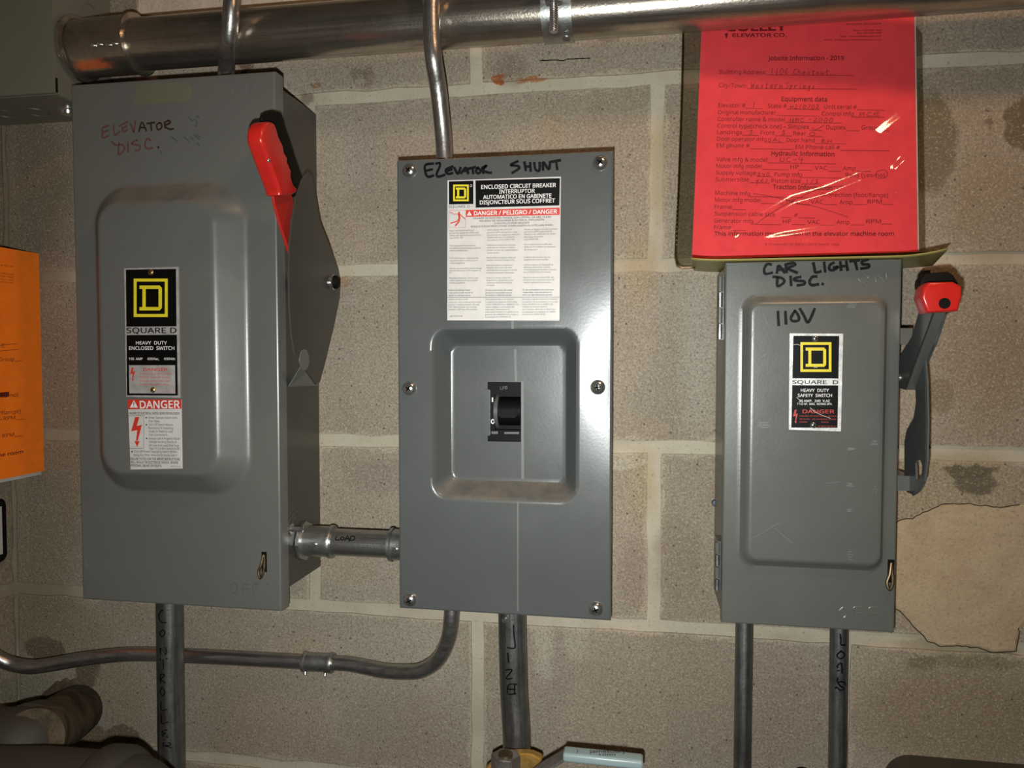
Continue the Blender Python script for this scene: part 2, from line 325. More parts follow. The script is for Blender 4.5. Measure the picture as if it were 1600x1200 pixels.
# ------------------------------------------------------------------ flat print
class Print:
    """collects flat lettering and shapes of one colour that lie on a surface"""
    def __init__(s, surf, eps=.0003): s.surf = surf; s.eps = eps; s.v = []; s.f = []; s.k = 0
    def poly(s, pxs):
        i = len(s.v)
        for p in pxs:
            q, n = s.surf.hit(p); s.v.append(q+n*s.eps)
        s.f.append(tuple(range(i, i+len(pxs)))); return s
    def rect(s, x0, y0, x1, y1): return s.poly([(x0, y1), (x1, y1), (x1, y0), (x0, y0)])
    def stroke(s, pts, w, smooth=True):
        s.k = (s.k+1) % 12; c = [s.surf.hit(p) for p in pts]; P = [a+n*(s.eps+s.k*8e-6) for a, n in c]; Nn = c[0][1]
        if len(P) == 1: P = [P[0], P[0]+Vector((w*.3, 0, 0))]
        if smooth and len(P) > 2: P = crom(P, 5)
        i0 = len(s.v)
        for i, p in enumerate(P):
            d = (P[min(i+1, len(P)-1)]-P[max(i-1, 0)])
            d = d.normalized() if d.length > 1e-9 else Vector((1, 0, 0))
            if i == 0: p = p-d*w*.3
            if i == len(P)-1: p = p+d*w*.3
            k = d.cross(Nn).normalized()*w*.5*(.88+.24*random.random()); s.v += [p+k, p-k]
        for i in range(len(P)-1):
            a = i0+2*i; s.f.append((a, a+1, a+3, a+2))
        return s
    def ring(s, c, rx, ry, w, n=28):
        pts = [(c[0]+rx*math.cos(2*math.pi*k/n), c[1]+ry*math.sin(2*math.pi*k/n)) for k in range(n+1)]; return s.stroke(pts, w, False)
    def text(s, txt, a, b, cap, bold=0, k=.85):
        """baseline from pixel a to pixel b (or from a, natural width*k, along the level direction), capital height in pixels"""
        vs, fs, wid, ch = glyphs(txt, bold)
        if wid <= 0: return s
        A, n = s.surf.hit(a)
        if b is not None:
            B, _ = s.surf.hit(b); ex = B-A; W_ = ex.length; ex.normalize()
        else:
            ex = Vector((1, 0, 0)); ex = (ex-n*ex.dot(n)).normalized(); W_ = None
        up = n.cross(ex); 
        if up.z < 0: up = -up
        T, _ = s.surf.hit((a[0], a[1]-cap)); H = (T-A).dot(up)
        if W_ is None: W_ = wid*H/ch*k
        i = len(s.v); sx = W_/wid; sz = H/ch
        s.v += [A+n*(s.eps+z*1.5e-5)+ex*(x*sx)+up*(y*sz) for x, y, z in vs]; s.f += [tuple(i+j for j in f) for f in fs]; return s
    def done(s, name, mat, parent): return link(name, (s.v, s.f), mat, parent)
_gc = {}
FONT = None
try:                                       # the sans face that ships inside Blender, if present
    import os
    fp = os.path.join(bpy.utils.system_resource('DATAFILES'), 'fonts', 'NotoSansHebrew-Regular.woff2')
    if os.path.isfile(fp): FONT = bpy.data.fonts.load(fp)
except Exception: FONT = None
CAPH = [None]
def glyphs(txt, bold):
    key = (txt, bold)
    if key in _gc: return _gc[key]
    cu = bpy.data.curves.new('t', 'FONT'); cu.body = txt
    if FONT: cu.font = FONT
    cu.resolution_u = 3 if len(txt) < 30 else 2
    ob = bpy.data.objects.new('t', cu); COL.objects.link(ob); dg = bpy.context.evaluated_depsgraph_get(); dg.update()
    me = ob.evaluated_get(dg).to_mesh(); vs = [(v.co.x, v.co.y) for v in me.vertices]; fs = [tuple(p.vertices) for p in me.polygons]
    ob.evaluated_get(dg).to_mesh_clear(); bpy.data.objects.remove(ob); bpy.data.curves.remove(cu)
    if not vs: return ([], [], 0, 1)
    if bold > 0:                           # heavier weight: the same outlines laid over themselves a hair apart
        k = .75*bold; v0, f0 = vs, fs; n0 = len(v0); vs = []; fs = []
        for i, (dx, dy) in enumerate(((-k, -k), (k, -k), (-k, k), (k, k))):
            vs += [(x+dx, y+dy, i+1) for x, y in v0]; fs += [tuple(j+i*n0 for j in f) for f in f0]
    x0 = min(v[0] for v in vs); x1 = max(v[0] for v in vs); 
    if txt == 'H' and CAPH[0] is None: CAPH[0] = max(v[1] for v in vs)
    if CAPH[0] is None: glyphs('H', 0)
    _gc[key] = ([(v[0]-x0, v[1], v[2] if len(v) > 2 else 0) for v in vs], fs, x1-x0, CAPH[0]); return _gc[key]
def crop(x0, y0, s, pts): return [(x0+x/s, y0+y/s) for x, y in pts]
# simple handwriting: strokes in a 1 x 1 box, y up
HW = {'0': [[(.5, 1), (.1, .7), (.15, .1), (.6, 0), (.9, .5), (.5, 1)]], '1': [[(.5, 1), (.45, 0)]], '2': [[(.1, .8), (.5, 1), (.8, .7), (.1, 0), (1, .05)]],
      '3': [[(.1, .9), (.7, .95), (.4, .55), (.8, .3), (.1, 0)]], '4': [[(.2, 1), (.1, .5), (.9, .5)], [(.7, .9), (.6, -.4)]], '6': [[(.7, 1), (.1, .4), (.4, 0), (.8, .3), (.2, .4)]],
      '7': [[(.1, 1), (.9, 1), (.3, 0)]], '8': [[(.5, 1), (.2, .7), (.8, .3), (.4, 0), (.2, .3), (.8, .8), (.5, 1)]],
      'A': [[(0, 0), (.5, 1), (1, 0)], [(.2, .4), (.8, .4)]], 'C': [[(.9, .9), (.3, .9), (.1, .4), (.4, 0), (1, .1)]], 'D': [[(.2, 1), (.2, 0), (.9, .4), (.2, 1)]],
      'E': [[(.9, 1), (.1, .9), (.1, 0), (1, 0)], [(.1, .5), (.8, .55)]], 'F': [[(.9, 1), (.1, 1), (.1, 0)], [(.1, .5), (.8, .5)]], 'G': [[(.9, 1), (.2, .8), (.1, .2), (.5, 0), (.9, .4), (.5, .45)]],
      'H': [[(.1, 1), (.1, 0)], [(.9, 1), (.9, 0)], [(.1, .5), (.9, .5)]], 'I': [[(.5, 1), (.5, 0)]], 'L': [[(.3, 1), (.2, 0), (1, .05)]], 'M': [[(.1, 0), (.2, 1), (.5, .3), (.8, 1), (1, 0)]],
      'N': [[(.1, 0), (.1, 1), (.9, 0), (.9, 1)]], 'O': [[(.5, 1), (.1, .5), (.5, 0), (.9, .5), (.5, 1)]], 'R': [[(.2, 0), (.2, 1), (.8, .8), (.25, .5), (1, 0)]],
      'S': [[(.9, .95), (.3, .9), (.3, .6), (.8, .4), (.6, 0), (0, .05)]], 'T': [[(0, 1), (1, 1)], [(.5, 1), (.5, 0)]], 'U': [[(.1, 1), (.1, .2), (.5, 0), (.9, .3), (.9, 1)]],
      'V': [[(.1, 1), (.5, 0), (.9, 1)]], 'W': [[(0, 1), (.3, 0), (.5, .7), (.8, 0), (1, 1)]], '-': [[(.1, .5), (.9, .5)]], '.': [[(.2, 0), (.35, 0)]], '/': [[(.8, 1), (.2, -.1)]],
      'a': [[(.8, .5), (.2, .4), (.3, 0), (.8, .4), (.9, 0)]], 'e': [[(.1, .25), (.8, .35), (.5, .55), (.1, .2), (.4, 0), (.9, .1)]], 'h': [[(.2, 1), (.1, 0)], [(.15, .35), (.6, .5), (.8, 0)]],
      'i': [[(.4, .5), (.5, 0)], [(.5, .75), (.55, .78)]], 'n': [[(.1, .5), (.15, 0), (.5, .5), (.85, 0)]], 'p': [[(.1, .5), (.1, -.4)], [(.1, .4), (.7, .4), (.2, .05)]], 'r': [[(.1, .5), (.2, 0), (.4, .45), (.8, .5)]],
      's': [[(.8, .5), (.3, .4), (.7, .15), (.1, 0)]], 't': [[(.4, .9), (.4, 0), (.7, 0)], [(.1, .55), (.8, .6)]], 'u': [[(.1, .5), (.2, .05), (.7, .1), (.8, .5), (.9, 0)]], 'g': [[(.7, .5), (.2, .3), (.6, .1), (.7, .5), (.6, -.4), (.1, -.3)]],
      'y': [[(.1, .5), (.3, .1), (.8, .5)], [(.8, .5), (.3, -.5)]], ' ': []}
def hand(pr, txt, a, b, cap, w):
    n = len(txt); dx = (b[0]-a[0])/n; dy = (b[1]-a[1])/n
    for i, c in enumerate(txt):
        for st in HW[c]:
            pr.stroke([(a[0]+dx*(i+.1+u*.75)+v*cap*.12, a[1]+dy*(i+u)-v*cap) for u, v in st], w)

# ================================================================== SETTING
XL, XR, YF, ZC = -.825, 1.40, -2.30, 2.44
MD = .2032; TH = .1
def struct(o): o['kind'] = 'structure'; return o
wb = struct(mkbox('wall_back', MOR, None, XL-TH, XR+TH, .0025, .12, 0, ZC))
wl = struct(mkbox('wall_left', MOR, None, XL-TH, XL-.0025, YF, .0025, 0, ZC))
wr = struct(mkbox('wall_right', CONC, None, XR, XR+TH, YF, .0025, 0, ZC))
wf = struct(mkbox('wall_front', CONC, None, XL-TH, XR+TH, YF-TH, YF, 0, ZC))
flr = struct(mkbox('floor', CONC, None, XL-TH, XR+TH, YF-TH, .12, -TH, 0))
cei = struct(mkbox('ceiling', CONC, None, XL-TH, XR+TH, YF-TH, .12, ZC, ZC+TH))
def blockmesh(w, h, seed):               # worn front face, chipped edges; local x,z, front y=0
    rnd = random.Random(seed); bm = bmesh.new(); n = 13; m = 7; out = []
    def j(): return rnd.uniform(-.0011, .0011)+(rnd.uniform(-.003, .001) if rnd.random() < .12 else 0)
    for k in range(n): out.append((w*k/n, j()))
    for k in range(m): out.append((w+j(), h*k/m))
    for k in range(n): out.append((w-w*k/n, h+j()))
    for k in range(m): out.append((j(), h-h*k/m))
    A = [bm.verts.new((x, .0002, z)) for x, z in out]
    cx, cz = w/2, h/2
    B = [bm.verts.new((x-(x-cx)/abs(x-cx+1e-9)*.0022, -.0004, z-(z-cz)/abs(z-cz+1e-9)*.0022)) for x, z in out]
    C = [bm.verts.new((x, .006, z)) for x, z in out]; L = len(A)
    for i in range(L):
        i2 = (i+1) % L; bm.faces.new((A[i], A[i2], B[i2], B[i])); bm.faces.new((C[i], C[i2], A[i2], A[i]))
    bm.faces.new(B[::-1])
    me = bpy.data.meshes.new('concrete_block'); bmesh.ops.recalc_face_normals(bm, faces=bm.faces[:]); bm.to_mesh(me); bm.free(); me.materials.append(BLK); return me
JT = .0145
full = [blockmesh(2*MD-JT, MD-JT, s) for s in range(5)]
_bm = {}
def addblock(par, x0, x1, z0, place):
    w = x1-x0
    if abs(w-(2*MD-JT)) < 1e-4: me = random.choice(full)
    else:
        key = round(w, 3)
        if key not in _bm: _bm[key] = blockmesh(w, MD-JT, len(_bm)+20)
        me = _bm[key]
    o = bpy.data.objects.new('concrete_block', me); COL.objects.link(o); o.parent = par
    if place == 'b': o.location = (x0, 0, z0)
    else: o.location = (XL, -x1, z0); o.rotation_euler = (0, 0, math.radians(90))
for r in range(-8, 5):                    # course r spans 1.5+r*MD .. +MD
    z0 = 1.5+r*MD
    if z0 < -.15 or z0+MD > ZC+.15: continue
    odd = (r % 2 == 0)                    # joints at even multiples of MD on even courses
    x = XL
    k = math.ceil((XL+.02)/MD); 
    js = [j*MD for j in range(-6, 9) if (j % 2 == (1 if odd else 0)) and XL+.03 < j*MD < XR-.03]
    edges = [XL-JT/2+.0035]+js+[XR+JT/2]
    for a, b in zip(edges, edges[1:]): addblock(wb, a+JT/2, b-JT/2, z0+JT/2, 'b')
    js = [.02+j*MD for j in range(0, 12) if (j % 2 == (0 if odd else 1)) and .03 < .02+j*MD < -YF-.03]
    edges = [-JT/2+.001]+js+[-YF+JT/2]
    for a, b in zip(edges, edges[1:]): addblock(wl, a+JT/2, b-JT/2, z0+JT/2, 'l')

def patch(name, mat, pxs, th, parent, jit=1.0, sub=5):
    P = []; n = len(pxs)
    for i in range(n):
        a, b = pxs[i], pxs[(i+1) % n]
        for k in range(sub):
            t = k/sub; P.append(at(a[0]+(b[0]-a[0])*t+random.uniform(-jit, jit), a[1]+(b[1]-a[1])*t+random.uniform(-jit, jit)))
    bm = bmesh.new(); c = sum(P, Vector())/len(P)
    A = [bm.verts.new((p.x, .004, p.z)) for p in P]; B = [bm.verts.new((p.x, -th*.55, p.z)) for p in P]
    Q = [p+(c-p).normalized()*.0025 for p in P]; D = [bm.verts.new((p.x, -th, p.z)) for p in Q]; m = len(P)
    for i in range(m):
        j = (i+1) % m; bm.faces.new((A[i], A[j], B[j], B[i])); bm.faces.new((B[i], B[j], D[j], D[i]))
    f = bm.faces.new(D); bmesh.ops.triangulate(bm, faces=[f]); return link(name, bm, mat, parent)
RP = [(1385, 822), (1405, 811), (1425, 809), (1440, 800), (1470, 788), (1505, 786), (1540, 789), (1562, 793), (1600, 787), (1650, 800), (1655, 950), (1608, 960), (1592, 985), (1586, 1016), (1550, 1018),
      (1525, 1011), (1502, 1008), (1470, 1009), (1447, 1000), (1425, 975), (1404, 953), (1385, 945)]
patch('plaster_patch', PLA, RP, .0018, wb)
crk = Print(front(.0002), .0002)
for seg in (RP[0:9], RP[12:22]):
    pts = []
    for a, b in zip(seg, seg[1:]):
        for k in range(4): t = k/4; pts.append((a[0]+(b[0]-a[0])*t+random.uniform(-1, 1), a[1]+(b[1]-a[1])*t+random.uniform(-1.1, 1.1)+.3))
    crk.stroke(pts, .0011, False)
c_ = crk.done('plaster_crack', CRK, wb); c_.location.y = -.0019
patch('plaster_patch', PLC, [(213, -60), (214, 24), (260, 24), (420, 18), (560, 12), (663, 8), (663, -60)], .0015, wb)
mk = Print(front(.0006)); mk.stroke([(844, 95), (868, 94), (880, 95), (885, 93), (900, 92), (922, 91)], .0011); mk.done('marker_line', INK, wb)

# ================================================================== ENCLOSURES
def sdrr(x, z, R_):
    x0, x1, z0, z1, r = R_; cx, cz = (x0+x1)/2, (z0+z1)/2
    qx = abs(x-cx)-(x1-x0)/2+r; qz = abs(z-cz)-(z1-z0)/2+r
    return math.hypot(max(qx, 0), max(qz, 0))+min(max(qx, qz), 0)-r
def prof(t, k=.17):
    t = min(max(t, 0), 1)
    # straight ramp with rounded shoulders
    s = 1/(1-k)
    if t < k: return s*t*t/(2*k)
    if t > 1-k: return 1-s*(1-t)**2/(2*k)
    return s*(t-k/2)
def formed(name, mat, parent, x0, x1, z0, z1, y, R_o, R_i, h, step=.0021, hole=None, lip=.0, eb=.0022):
    """pressed sheet: plate in the y plane whose raised (h>0) or sunk panel runs between two rounded rectangles, folded back lip at its border"""
    def axis(a, b, extra):
        n = max(2, int((b-a)/step)); s = {a+(b-a)*i/n for i in range(n+1)}
        for e in extra:
            near = min(s, key=lambda q: abs(q-e)); s.discard(near); s.add(e)
        return sorted(s)
    xs = axis(x0+eb, x1-eb, hole[:2] if hole else ()); zs = axis(z0+eb, z1-eb, hole[2:] if hole else ())
    V = []; F = []
    for z in zs:
        for x in xs:
            so = sdrr(x, z, R_o); si = sdrr(x, z, R_i)
            t = 0 if so >= 0 else (1 if si <= 0 else -so/(-so+si))
            V.append((x, y-h*prof(t), z))
    nx = len(xs)
    for j in range(len(zs)-1):
        for i in range(nx-1):
            mx, mz = (xs[i]+xs[i+1])/2, (zs[j]+zs[j+1])/2
            if hole and hole[0] < mx < hole[1] and hole[2] < mz < hole[3]: continue
            a = j*nx+i; F.append((a, a+1, a+1+nx, a+nx))
    nz = len(zs)
    loop = [i for i in range(nx)]+[j*nx+nx-1 for j in range(1, nz)]+[(nz-1)*nx+i for i in range(nx-2, -1, -1)]+[j*nx for j in range(nz-2, 0, -1)]
    prev = loop; steps = [(eb*.3, eb*.08), (eb*.75, eb*.35), (eb, eb)]+([(eb, lip)] if lip else [])
    cx, cz = (x0+x1)/2, (z0+z1)/2
    for o_, dy in steps:
        cur = []
        for idx in loop:
            vx, vy, vz = V[idx]
            sx = (1 if vx > cx else -1) if (abs(vx-xs[0]) < 1e-7 or abs(vx-xs[-1]) < 1e-7) else 0
            sz = (1 if vz > cz else -1) if (abs(vz-zs[0]) < 1e-7 or abs(vz-zs[-1]) < 1e-7) else 0
            V.append((vx+sx*o_, vy+dy, vz+sz*o_)); cur.append(len(V)-1)
        L = len(loop)
        for i in range(L):
            j = (i+1) % L; F.append((prev[i], prev[j], cur[j], cur[i]))
        prev = cur
    return link(name, (V, F), mat, parent, True)
def pxrect(x0, y0, x1, y1, d, r):
    a = at(x0, (y0+y1)/2, d).x; b = at(x1, (y0+y1)/2, d).x; c = at((x0+x1)/2, y1, d).z; e = at((x0+x1)/2, y0, d).z; return (a, b, c, e, r)
def panhead(parent, P, r, mat=CHROME, rot=.6, name='screw', n=Vector((0, -1, 0))):
    o = mklathe(name, mat, parent, P, n, [(0, r), (r*.18, r*1.0), (r*.42, r*.86), (r*.6, r*.6), (r*.7, r*.3), (r*.73, 0)], 20)
    bm = bmesh.new(); u, w = frame_of(n); P = Vector(P)+n*r*.70
    for a in (rot, rot+math.pi/2):
        e = u*math.cos(a)+w*math.sin(a); g = n.cross(e)
        prism(bm, [P-e*r*.42-g*r*.09, P+e*r*.42-g*r*.09, P+e*r*.42+g*r*.09, P-e*r*.42+g*r*.09], n*r*.06)
    link('drive_recess', bm, DARK, o); return o
def latch(parent, px, py, d, s=1.0):
    P = at(px, py, d)
    bm = bmesh.new(); box(bm, P.x-.0008, P.x+.0052, -d-.0003, -d+.002, P.z-.008, P.z+.014); lo = link('latch_slot', bm, DARK, parent)
    bm = bmesh.new(); pts = [Vector((P.x+.0022, -d-.001, P.z+.011)), Vector((P.x+.0004, -d-.003, P.z+.001)), Vector((P.x-.0022, -d-.004, P.z-.007)), Vector((P.x, -d-.005, P.z-.0135)), Vector((P.x+.0028, -d-.004, P.z-.008)), Vector((P.x+.0032, -d-.002, P.z+.001))]
    tube(bm, crom(pts, 5, True)+[pts[0]], .0015*s, 10); link('latch_ring', bm, OLDB, parent, True)
def bolt_mark(pr, x, y, h):               # lightning arrow of the hazard signs
    k = h/161
    pr.poly([(x+(u-88)*k, y+(v-865)*k) for u, v in ((88, 942), (121, 935), (114, 992), (124, 992), (146, 907), (119, 913), (132, 865), (110, 865))])
    pr.poly([(x+(u-88)*k, y+(v-865)*k) for u, v in ((106, 994), (120, 1026), (134, 994))])
def dlogo(py_, x0, y0, x1, y1, th):
    # square frame
    py_.rect(x0, y0, x1, y0+th); py_.rect(x0, y1-th, x1, y1); py_.rect(x0, y0+th, x0+th, y1-th); py_.rect(x1-th, y0+th, x1, y1-th)
    a, b = x0+(x1-x0)*.17, x1-(x1-x0)*.17; c, e = y0+(y1-y0)*.18, y1-(y1-y0)*.17; t = th*1.15; k = t*.55
    s = a+(b-a)*.13
    py_.poly([(a, c+t), (b-k*1.6, c+t), (b-k*1.2, c), (a, c)]); py_.poly([(a, e), (b-k*1.2, e), (b-k*1.6, e-t), (a, e-t)])
    py_.rect(s, c+t, s+t, e-t)
    py_.poly([(b-t, e-t), (b, e-t*.95), (b, c+t*.95), (b-t, c+t)])
    py_.poly([(b-k*1.6-.2, c+t), (b, c+t), (b, c+t*.75), (b-k*1.2, c)]); py_.poly([(b-k*1.2, e), (b, e-t*.75), (b, e-t), (b-k*1.6-.2, e-t)])

# ---------- left: large disconnect switch
DS = .105
sw = thing('disconnect_switch', 'tall grey disconnect switch box left of the breaker box, long red handle on its side', 'switch box')
LX0, LX1, LZ0, LZ1 = -.6385, -.3963, 1.3258, 1.9012
GREYL_SHADED = paint('dark warm grey enamel', (.050, .047, .040), .34, .05)  # shade on the box side and guard plate, painted in as darker colour
mkbox('body', GREYL_SHADED, sw, LX0+.001, LX1-.001, -DS+.008, -.0006, 1.346, 1.889, bev=.0012)
Ro = pxrect(151, 284, 392, 772, DS, .045); HB = .022
Ri = pxrect(159, 320, 331, 737, DS+HB, .02)
cov = formed('cover', GREYL, sw, LX0, LX1, LZ0, LZ1, -DS, Ro, Ri, HB, lip=.018)
latch(sw, 410, 882, DS)
pr = Print(front(DS)); c = lambda pts: crop(140, 170, 8, pts)
for s_ in ([(240, 212), (165, 240), (163, 300), (168, 360), (245, 335)], [(168, 292), (235, 275)], [(300, 205), (306, 270), (318, 328), (385, 285)], [(372, 218), (478, 160)], [(410, 230), (425, 290), (475, 262)], [(415, 250), (470, 215)],
           [(515, 185), (540, 250), (555, 295), (575, 150)], [(275, 410), (330, 455), (400, 450), (440, 480), (430, 520), (365, 570), (372, 420)], [(480, 420), (485, 540)], [(598, 398), (590, 390), (530, 432), (560, 448), (630, 460), (625, 510), (572, 525)],
           [(762, 402), (735, 370), (705, 400), (695, 470), (730, 500), (790, 488)]): pr.stroke(c(s_), .0019)
pr.done('marker_lettering', INKR, sw)
pr = Print(front(DS))
for s_ in ([(620, 285), (655, 170), (712, 275)], [(635, 235), (695, 235)], [(720, 185), (815, 172)], [(765, 180), (775, 270)], [(875, 175), (840, 205), (855, 260), (900, 240), (900, 190), (875, 175)], [(935, 175), (990, 150), (1010, 175), (945, 215), (1000, 255), (1050, 250)], [(940, 170), (945, 240)], [(858, 475), (866, 490)]): pr.stroke(c(s_), .0019)
pr.done('marker_lettering', simple('brown marker ink', (.03, .012, .009), .5), sw)
pr = Print(front(DS))
for s_ in ([(1010, 340), (1100, 410)], [(1180, 350), (1245, 410)], [(1260, 350), (1300, 385)], [(1300, 320), (1375, 385)], [(1330, 320), (1380, 350)], [(1240, 105), (1290, 160), (1310, 130)], [(1340, 90), (1370, 110)], [(1330, 140), (1350, 190)], [(1320, 205), (1345, 212)], [(1340, 430), (1375, 460)], [(880, 520), (905, 560)]): pr.stroke(c(s_), .0010, False)
pr.done('smudge', SMUD, sw)
pr = Print(front(DS)); pr.poly([(209, 164), (292, 159), (301, 150), (300, 134), (285, 128), (214, 132)][::-1]); pr.done('tape_residue', TAPE, sw)
pr = Print(front(DS), .0002)
for s_ in ([(365, 145), (361, 141), (363, 137)], [(385, 143), (385, 134)], [(377, 140), (377, 136)], [(397, 141), (400, 135)]): pr.stroke(s_, .0007)
pr.rect(134.5, 879, 137, 886); pr.done('scratch', WHD, sw)
pr = Print(front(DS), .0002); pr.stroke([(360, 915), (364, 911), (370, 913), (370, 924), (364, 927), (360, 920)], .0006); pr.stroke([(380, 926), (380, 914), (390, 913)], .0006); pr.stroke([(380, 920), (388, 919)], .0006); pr.stroke([(396, 926), (396, 914), (405, 913)], .0006); pr.stroke([(416, 911), (421, 913)], .0008)
pr.done('embossed_off_mark', GREY3, sw)
# nameplate
Pn = front(DS+HB)
npl = Print(Pn, .0012); npl.poly([(198.5, 620), (282.5, 621.5), (279.5, 417), (195, 419.5)]); NP = npl.done('nameplate', ALU, sw)
m_ = NP.modifiers.new('thickness', 'SOLIDIFY'); m_.thickness = .001
c = lambda x, y: (180+x/3.4286, 400+y/3.4286)
b = Print(Pn, .0015)
b.poly([c(65, 379), c(333, 377), c(330, 70), c(62, 74)]); b.poly([c(68, 746), c(340, 747), c(335, 422), c(66, 424)]); b.text('SQUARE D', c(66, 413), c(333, 413), 8.2, .012)
b.done('black_print', PBLK, NP)
y_ = Print(Pn, .0018); dlogo(y_, *c(105, 122), *c(287, 327), 4.6); y_.done('logo', PYEL, NP)
w_ = Print(Pn, .0018)
w_.text('HEAVY  DUTY', c(117, 474), c(283, 474), 5, .012); w_.text('ENCLOSED  SWITCH', c(80, 503), c(323, 503), 5.4, .012)
w_.text('100  AMP', c(79, 557), c(153, 557), 3.6, .012); w_.text('600Vac,', c(179, 557), c(241, 557), 3.6, .012); w_.text('600Vdc', c(268, 557), c(328, 557), 3.6, .012); w_.done('white_print', WHITE, NP)
p_ = Print(Pn, .0018); p_.poly([c(82, 735), c(328, 737), c(326, 585), c(79, 585)]); p_.done('silver_panel', ALU, NP)
r_ = Print(Pn, .0021); bolt_mark(r_, *c(86, 597), 22); r_.text('DANGER', c(157, 616), c(288, 616), 4.6, .015)
for i, s_ in enumerate(('HAZARD OF ELECTRICAL SHOCK', 'OR BURN. TURN OFF POWER', 'BEFORE SERVICING. SEE', 'INSTRUCTIONS INSIDE DOOR')): r_.text(s_, c(137, 636+i*19), c(308-10*(i > 0), 636+i*19), 2.7)
r_.text('40273-711-01', c(258, 731), c(324, 731), 2.2); r_.done('red_print', PRED, NP)
for p in (c(193, 88), c(204, 717)): panhead(NP, at(*p, DS+HB+.0012), .0032, BRASS, .4, 'screw')
dl = Print(Pn, .0006); dl.poly([(204.5, 733.5), (286, 732), (284.5, 624), (200.5, 624.5)]); DL = dl.done('danger_label', LABW, sw)
r_ = Print(Pn, .0009); r_.poly([c(72, 821), c(358, 818), c(357, 768), c(70, 769)]); bolt_mark(r_, *c(88, 862), 47); r_.done('red_print', PRED, DL)
w_ = Print(Pn, .0012); w_.text('DANGER', c(136, 816), c(350, 814), 11.5, .02); w_.poly([c(82, 812), c(126, 812), c(104, 772)]); w_.done('white_print', WHITE, DL)
b = Print(Pn, .0014); b.poly([c(102.5, 801), c(105.5, 801), c(106.5, 784), c(101.5, 784)]); b.rect(*c(102.5, 804), *c(105.5, 808))
b.text('HAZARD OF ELECTRICAL SHOCK, BURN OR EXPLOSION', c(81, 848), c(349, 849), 3.6, .012)
for x0, y0, x1, y1 in ((75, 855, 159, 856.5), (75, 1028, 160, 1029.5), (157.5, 856, 159, 1029)): b.rect(*c(x0, y0), *c(x1, y1))
T = [('Never Operate Switch With', 183, 871, 336), ('Door Open.', 184, 889, 245), ('Turn Off Switch Before', 183, 908, 313), ('Removing Or Installing', 184, 926, 314), ('Fuses Or Making Load', 185, 944, 312), ('Side Connections.', 185, 962, 287),
     ('Always Use A Properly Rated', 184, 982, 350), ('Voltage Sensing Device At', 185, 1000, 335), ('All Line And Load Side Fuse', 186, 1019, 346), ('Clips To Confirm Switch Is Off.', 187, 1036, 352),
     ('Turn Off Power Supplying Switch Before', 106, 1052, 335), ('Doing Any Other Work On Or Inside Switch.', 103, 1071, 340)]
for s_, x0, y0, x1 in T: b.text(s_, c(x0, y0), c(x1, y0+1.5), 3.4, .0)
for x0, y0 in ((171, 866), (172, 903), (173, 976), (95, 1047)):
    b.poly([c(x0+4*math.cos(t), y0-4*math.sin(t)) for t in (k*math.pi/4 for k in range(8))])
for i, (s_, x1) in enumerate((('FAILURE TO FOLLOW THE ABOVE INSTRUCTIONS', 351), ('WILL RESULT IN ELECTRICAL SHOCK, SEVERE', 342), ('PERSONAL INJURY OR DEATH.', 255))): b.text(s_, c(86+i*.6, 1091+i*18), c(x1, 1094+i*18), 3.6, .014)
b.text('40271-213-01', c(303, 1129), c(355, 1130), 2); b.done('black_print', PBLK, DL)
# handle side: guard plate, arm, grip
XPL = -.358
P_ = [(480, 268), (472, 280), (463, 310), (456, 345), (453, 385), (452, 430), (453, 480), (456, 525), (460, 552), (470, 572), (480, 580), (494, 601), (500, 598), (510, 560), (523, 505), (531, 466), (532, 440), (529, 423), (514, 380), (501, 350), (488, 275)]
W_ = [atX(x, y, XPL) for x, y in P_]; W_ = [Vector((p.x, min(p.y, -.006), p.z)) for p in W_]
mkprism('guard_plate', GREYL_SHADED, sw, W_, (-.0018, 0, 0), bev=.0004, seg=1)
# returned rear flange and mounting foot tie the plate to the box side
q1, q2 = atX(523, 505, XPL), atX(500, 598, XPL)
mkprism('guard_foot', GREYL, sw, [atX(452, 604, LX1), atX(497, 603, LX1), atX(486, 578, -.372), atX(478, 560, -.372)], (-.0015, 0, 0))
pv = atX(519, 441, XPL); pv = Vector((XPL, pv.y, pv.z))
mktube('pivot_shaft', FIT, sw, [(LX1-.002, pv.y, pv.z), (XPL-.002, pv.y, pv.z)], .006, 16)
mklathe('pivot_cap', CHROME, sw, pv, (1, 0, 0), [(0, .0088), (.002, .0088), (.003, .0078)], 20)
mklathe('pivot_bolt', BLACKR, sw, pv+Vector((.001, 0, 0)), (1, 0, 0), [(0, .0078), (.0045, .0076), (.0062, .006), (.0064, 0)], 20)
pk = atX(475, 562, XPL); mklathe('knockout', GREYL, sw, (XPL, pk.y, pk.z), (1, 0, 0), [(0, .011), (.0006, .011), (.0006, 0)], 24)
XA = -.372
A_ = [(426, 300), (430, 318), (440, 355), (453, 395), (470, 430), (490, 455), (520, 452), (500, 430), (478, 392), (464, 340), (455, 300)]
mkprism('handle_arm', REDP, sw, [atX(x, y, XA) for x, y in A_], (-.003, 0, 0), bev=.0006, seg=1)
def grip(name, mat, parent, pts, xa, xb, bev):
    A = [atX(x, y, xb) for x, y in pts]
    return rprism(name, mat, parent, A, (xa-xb, 0, 0), bev, 4, 3)
G_ = [(416, 192), (411, 202), (410, 219), (416, 238), (425, 264), (434, 288), (438, 300), (440, 306), (452, 306), (463, 302), (465, 295), (459, 287), (456, 276), (456, 266), (451, 257), (450, 246), (445, 237), (443, 226), (437, 214), (433, 200), (429, 192), (423, 190)]
gr = grip('grip', RED, sw, G_, XA-.0075, XA+.009, .0035)
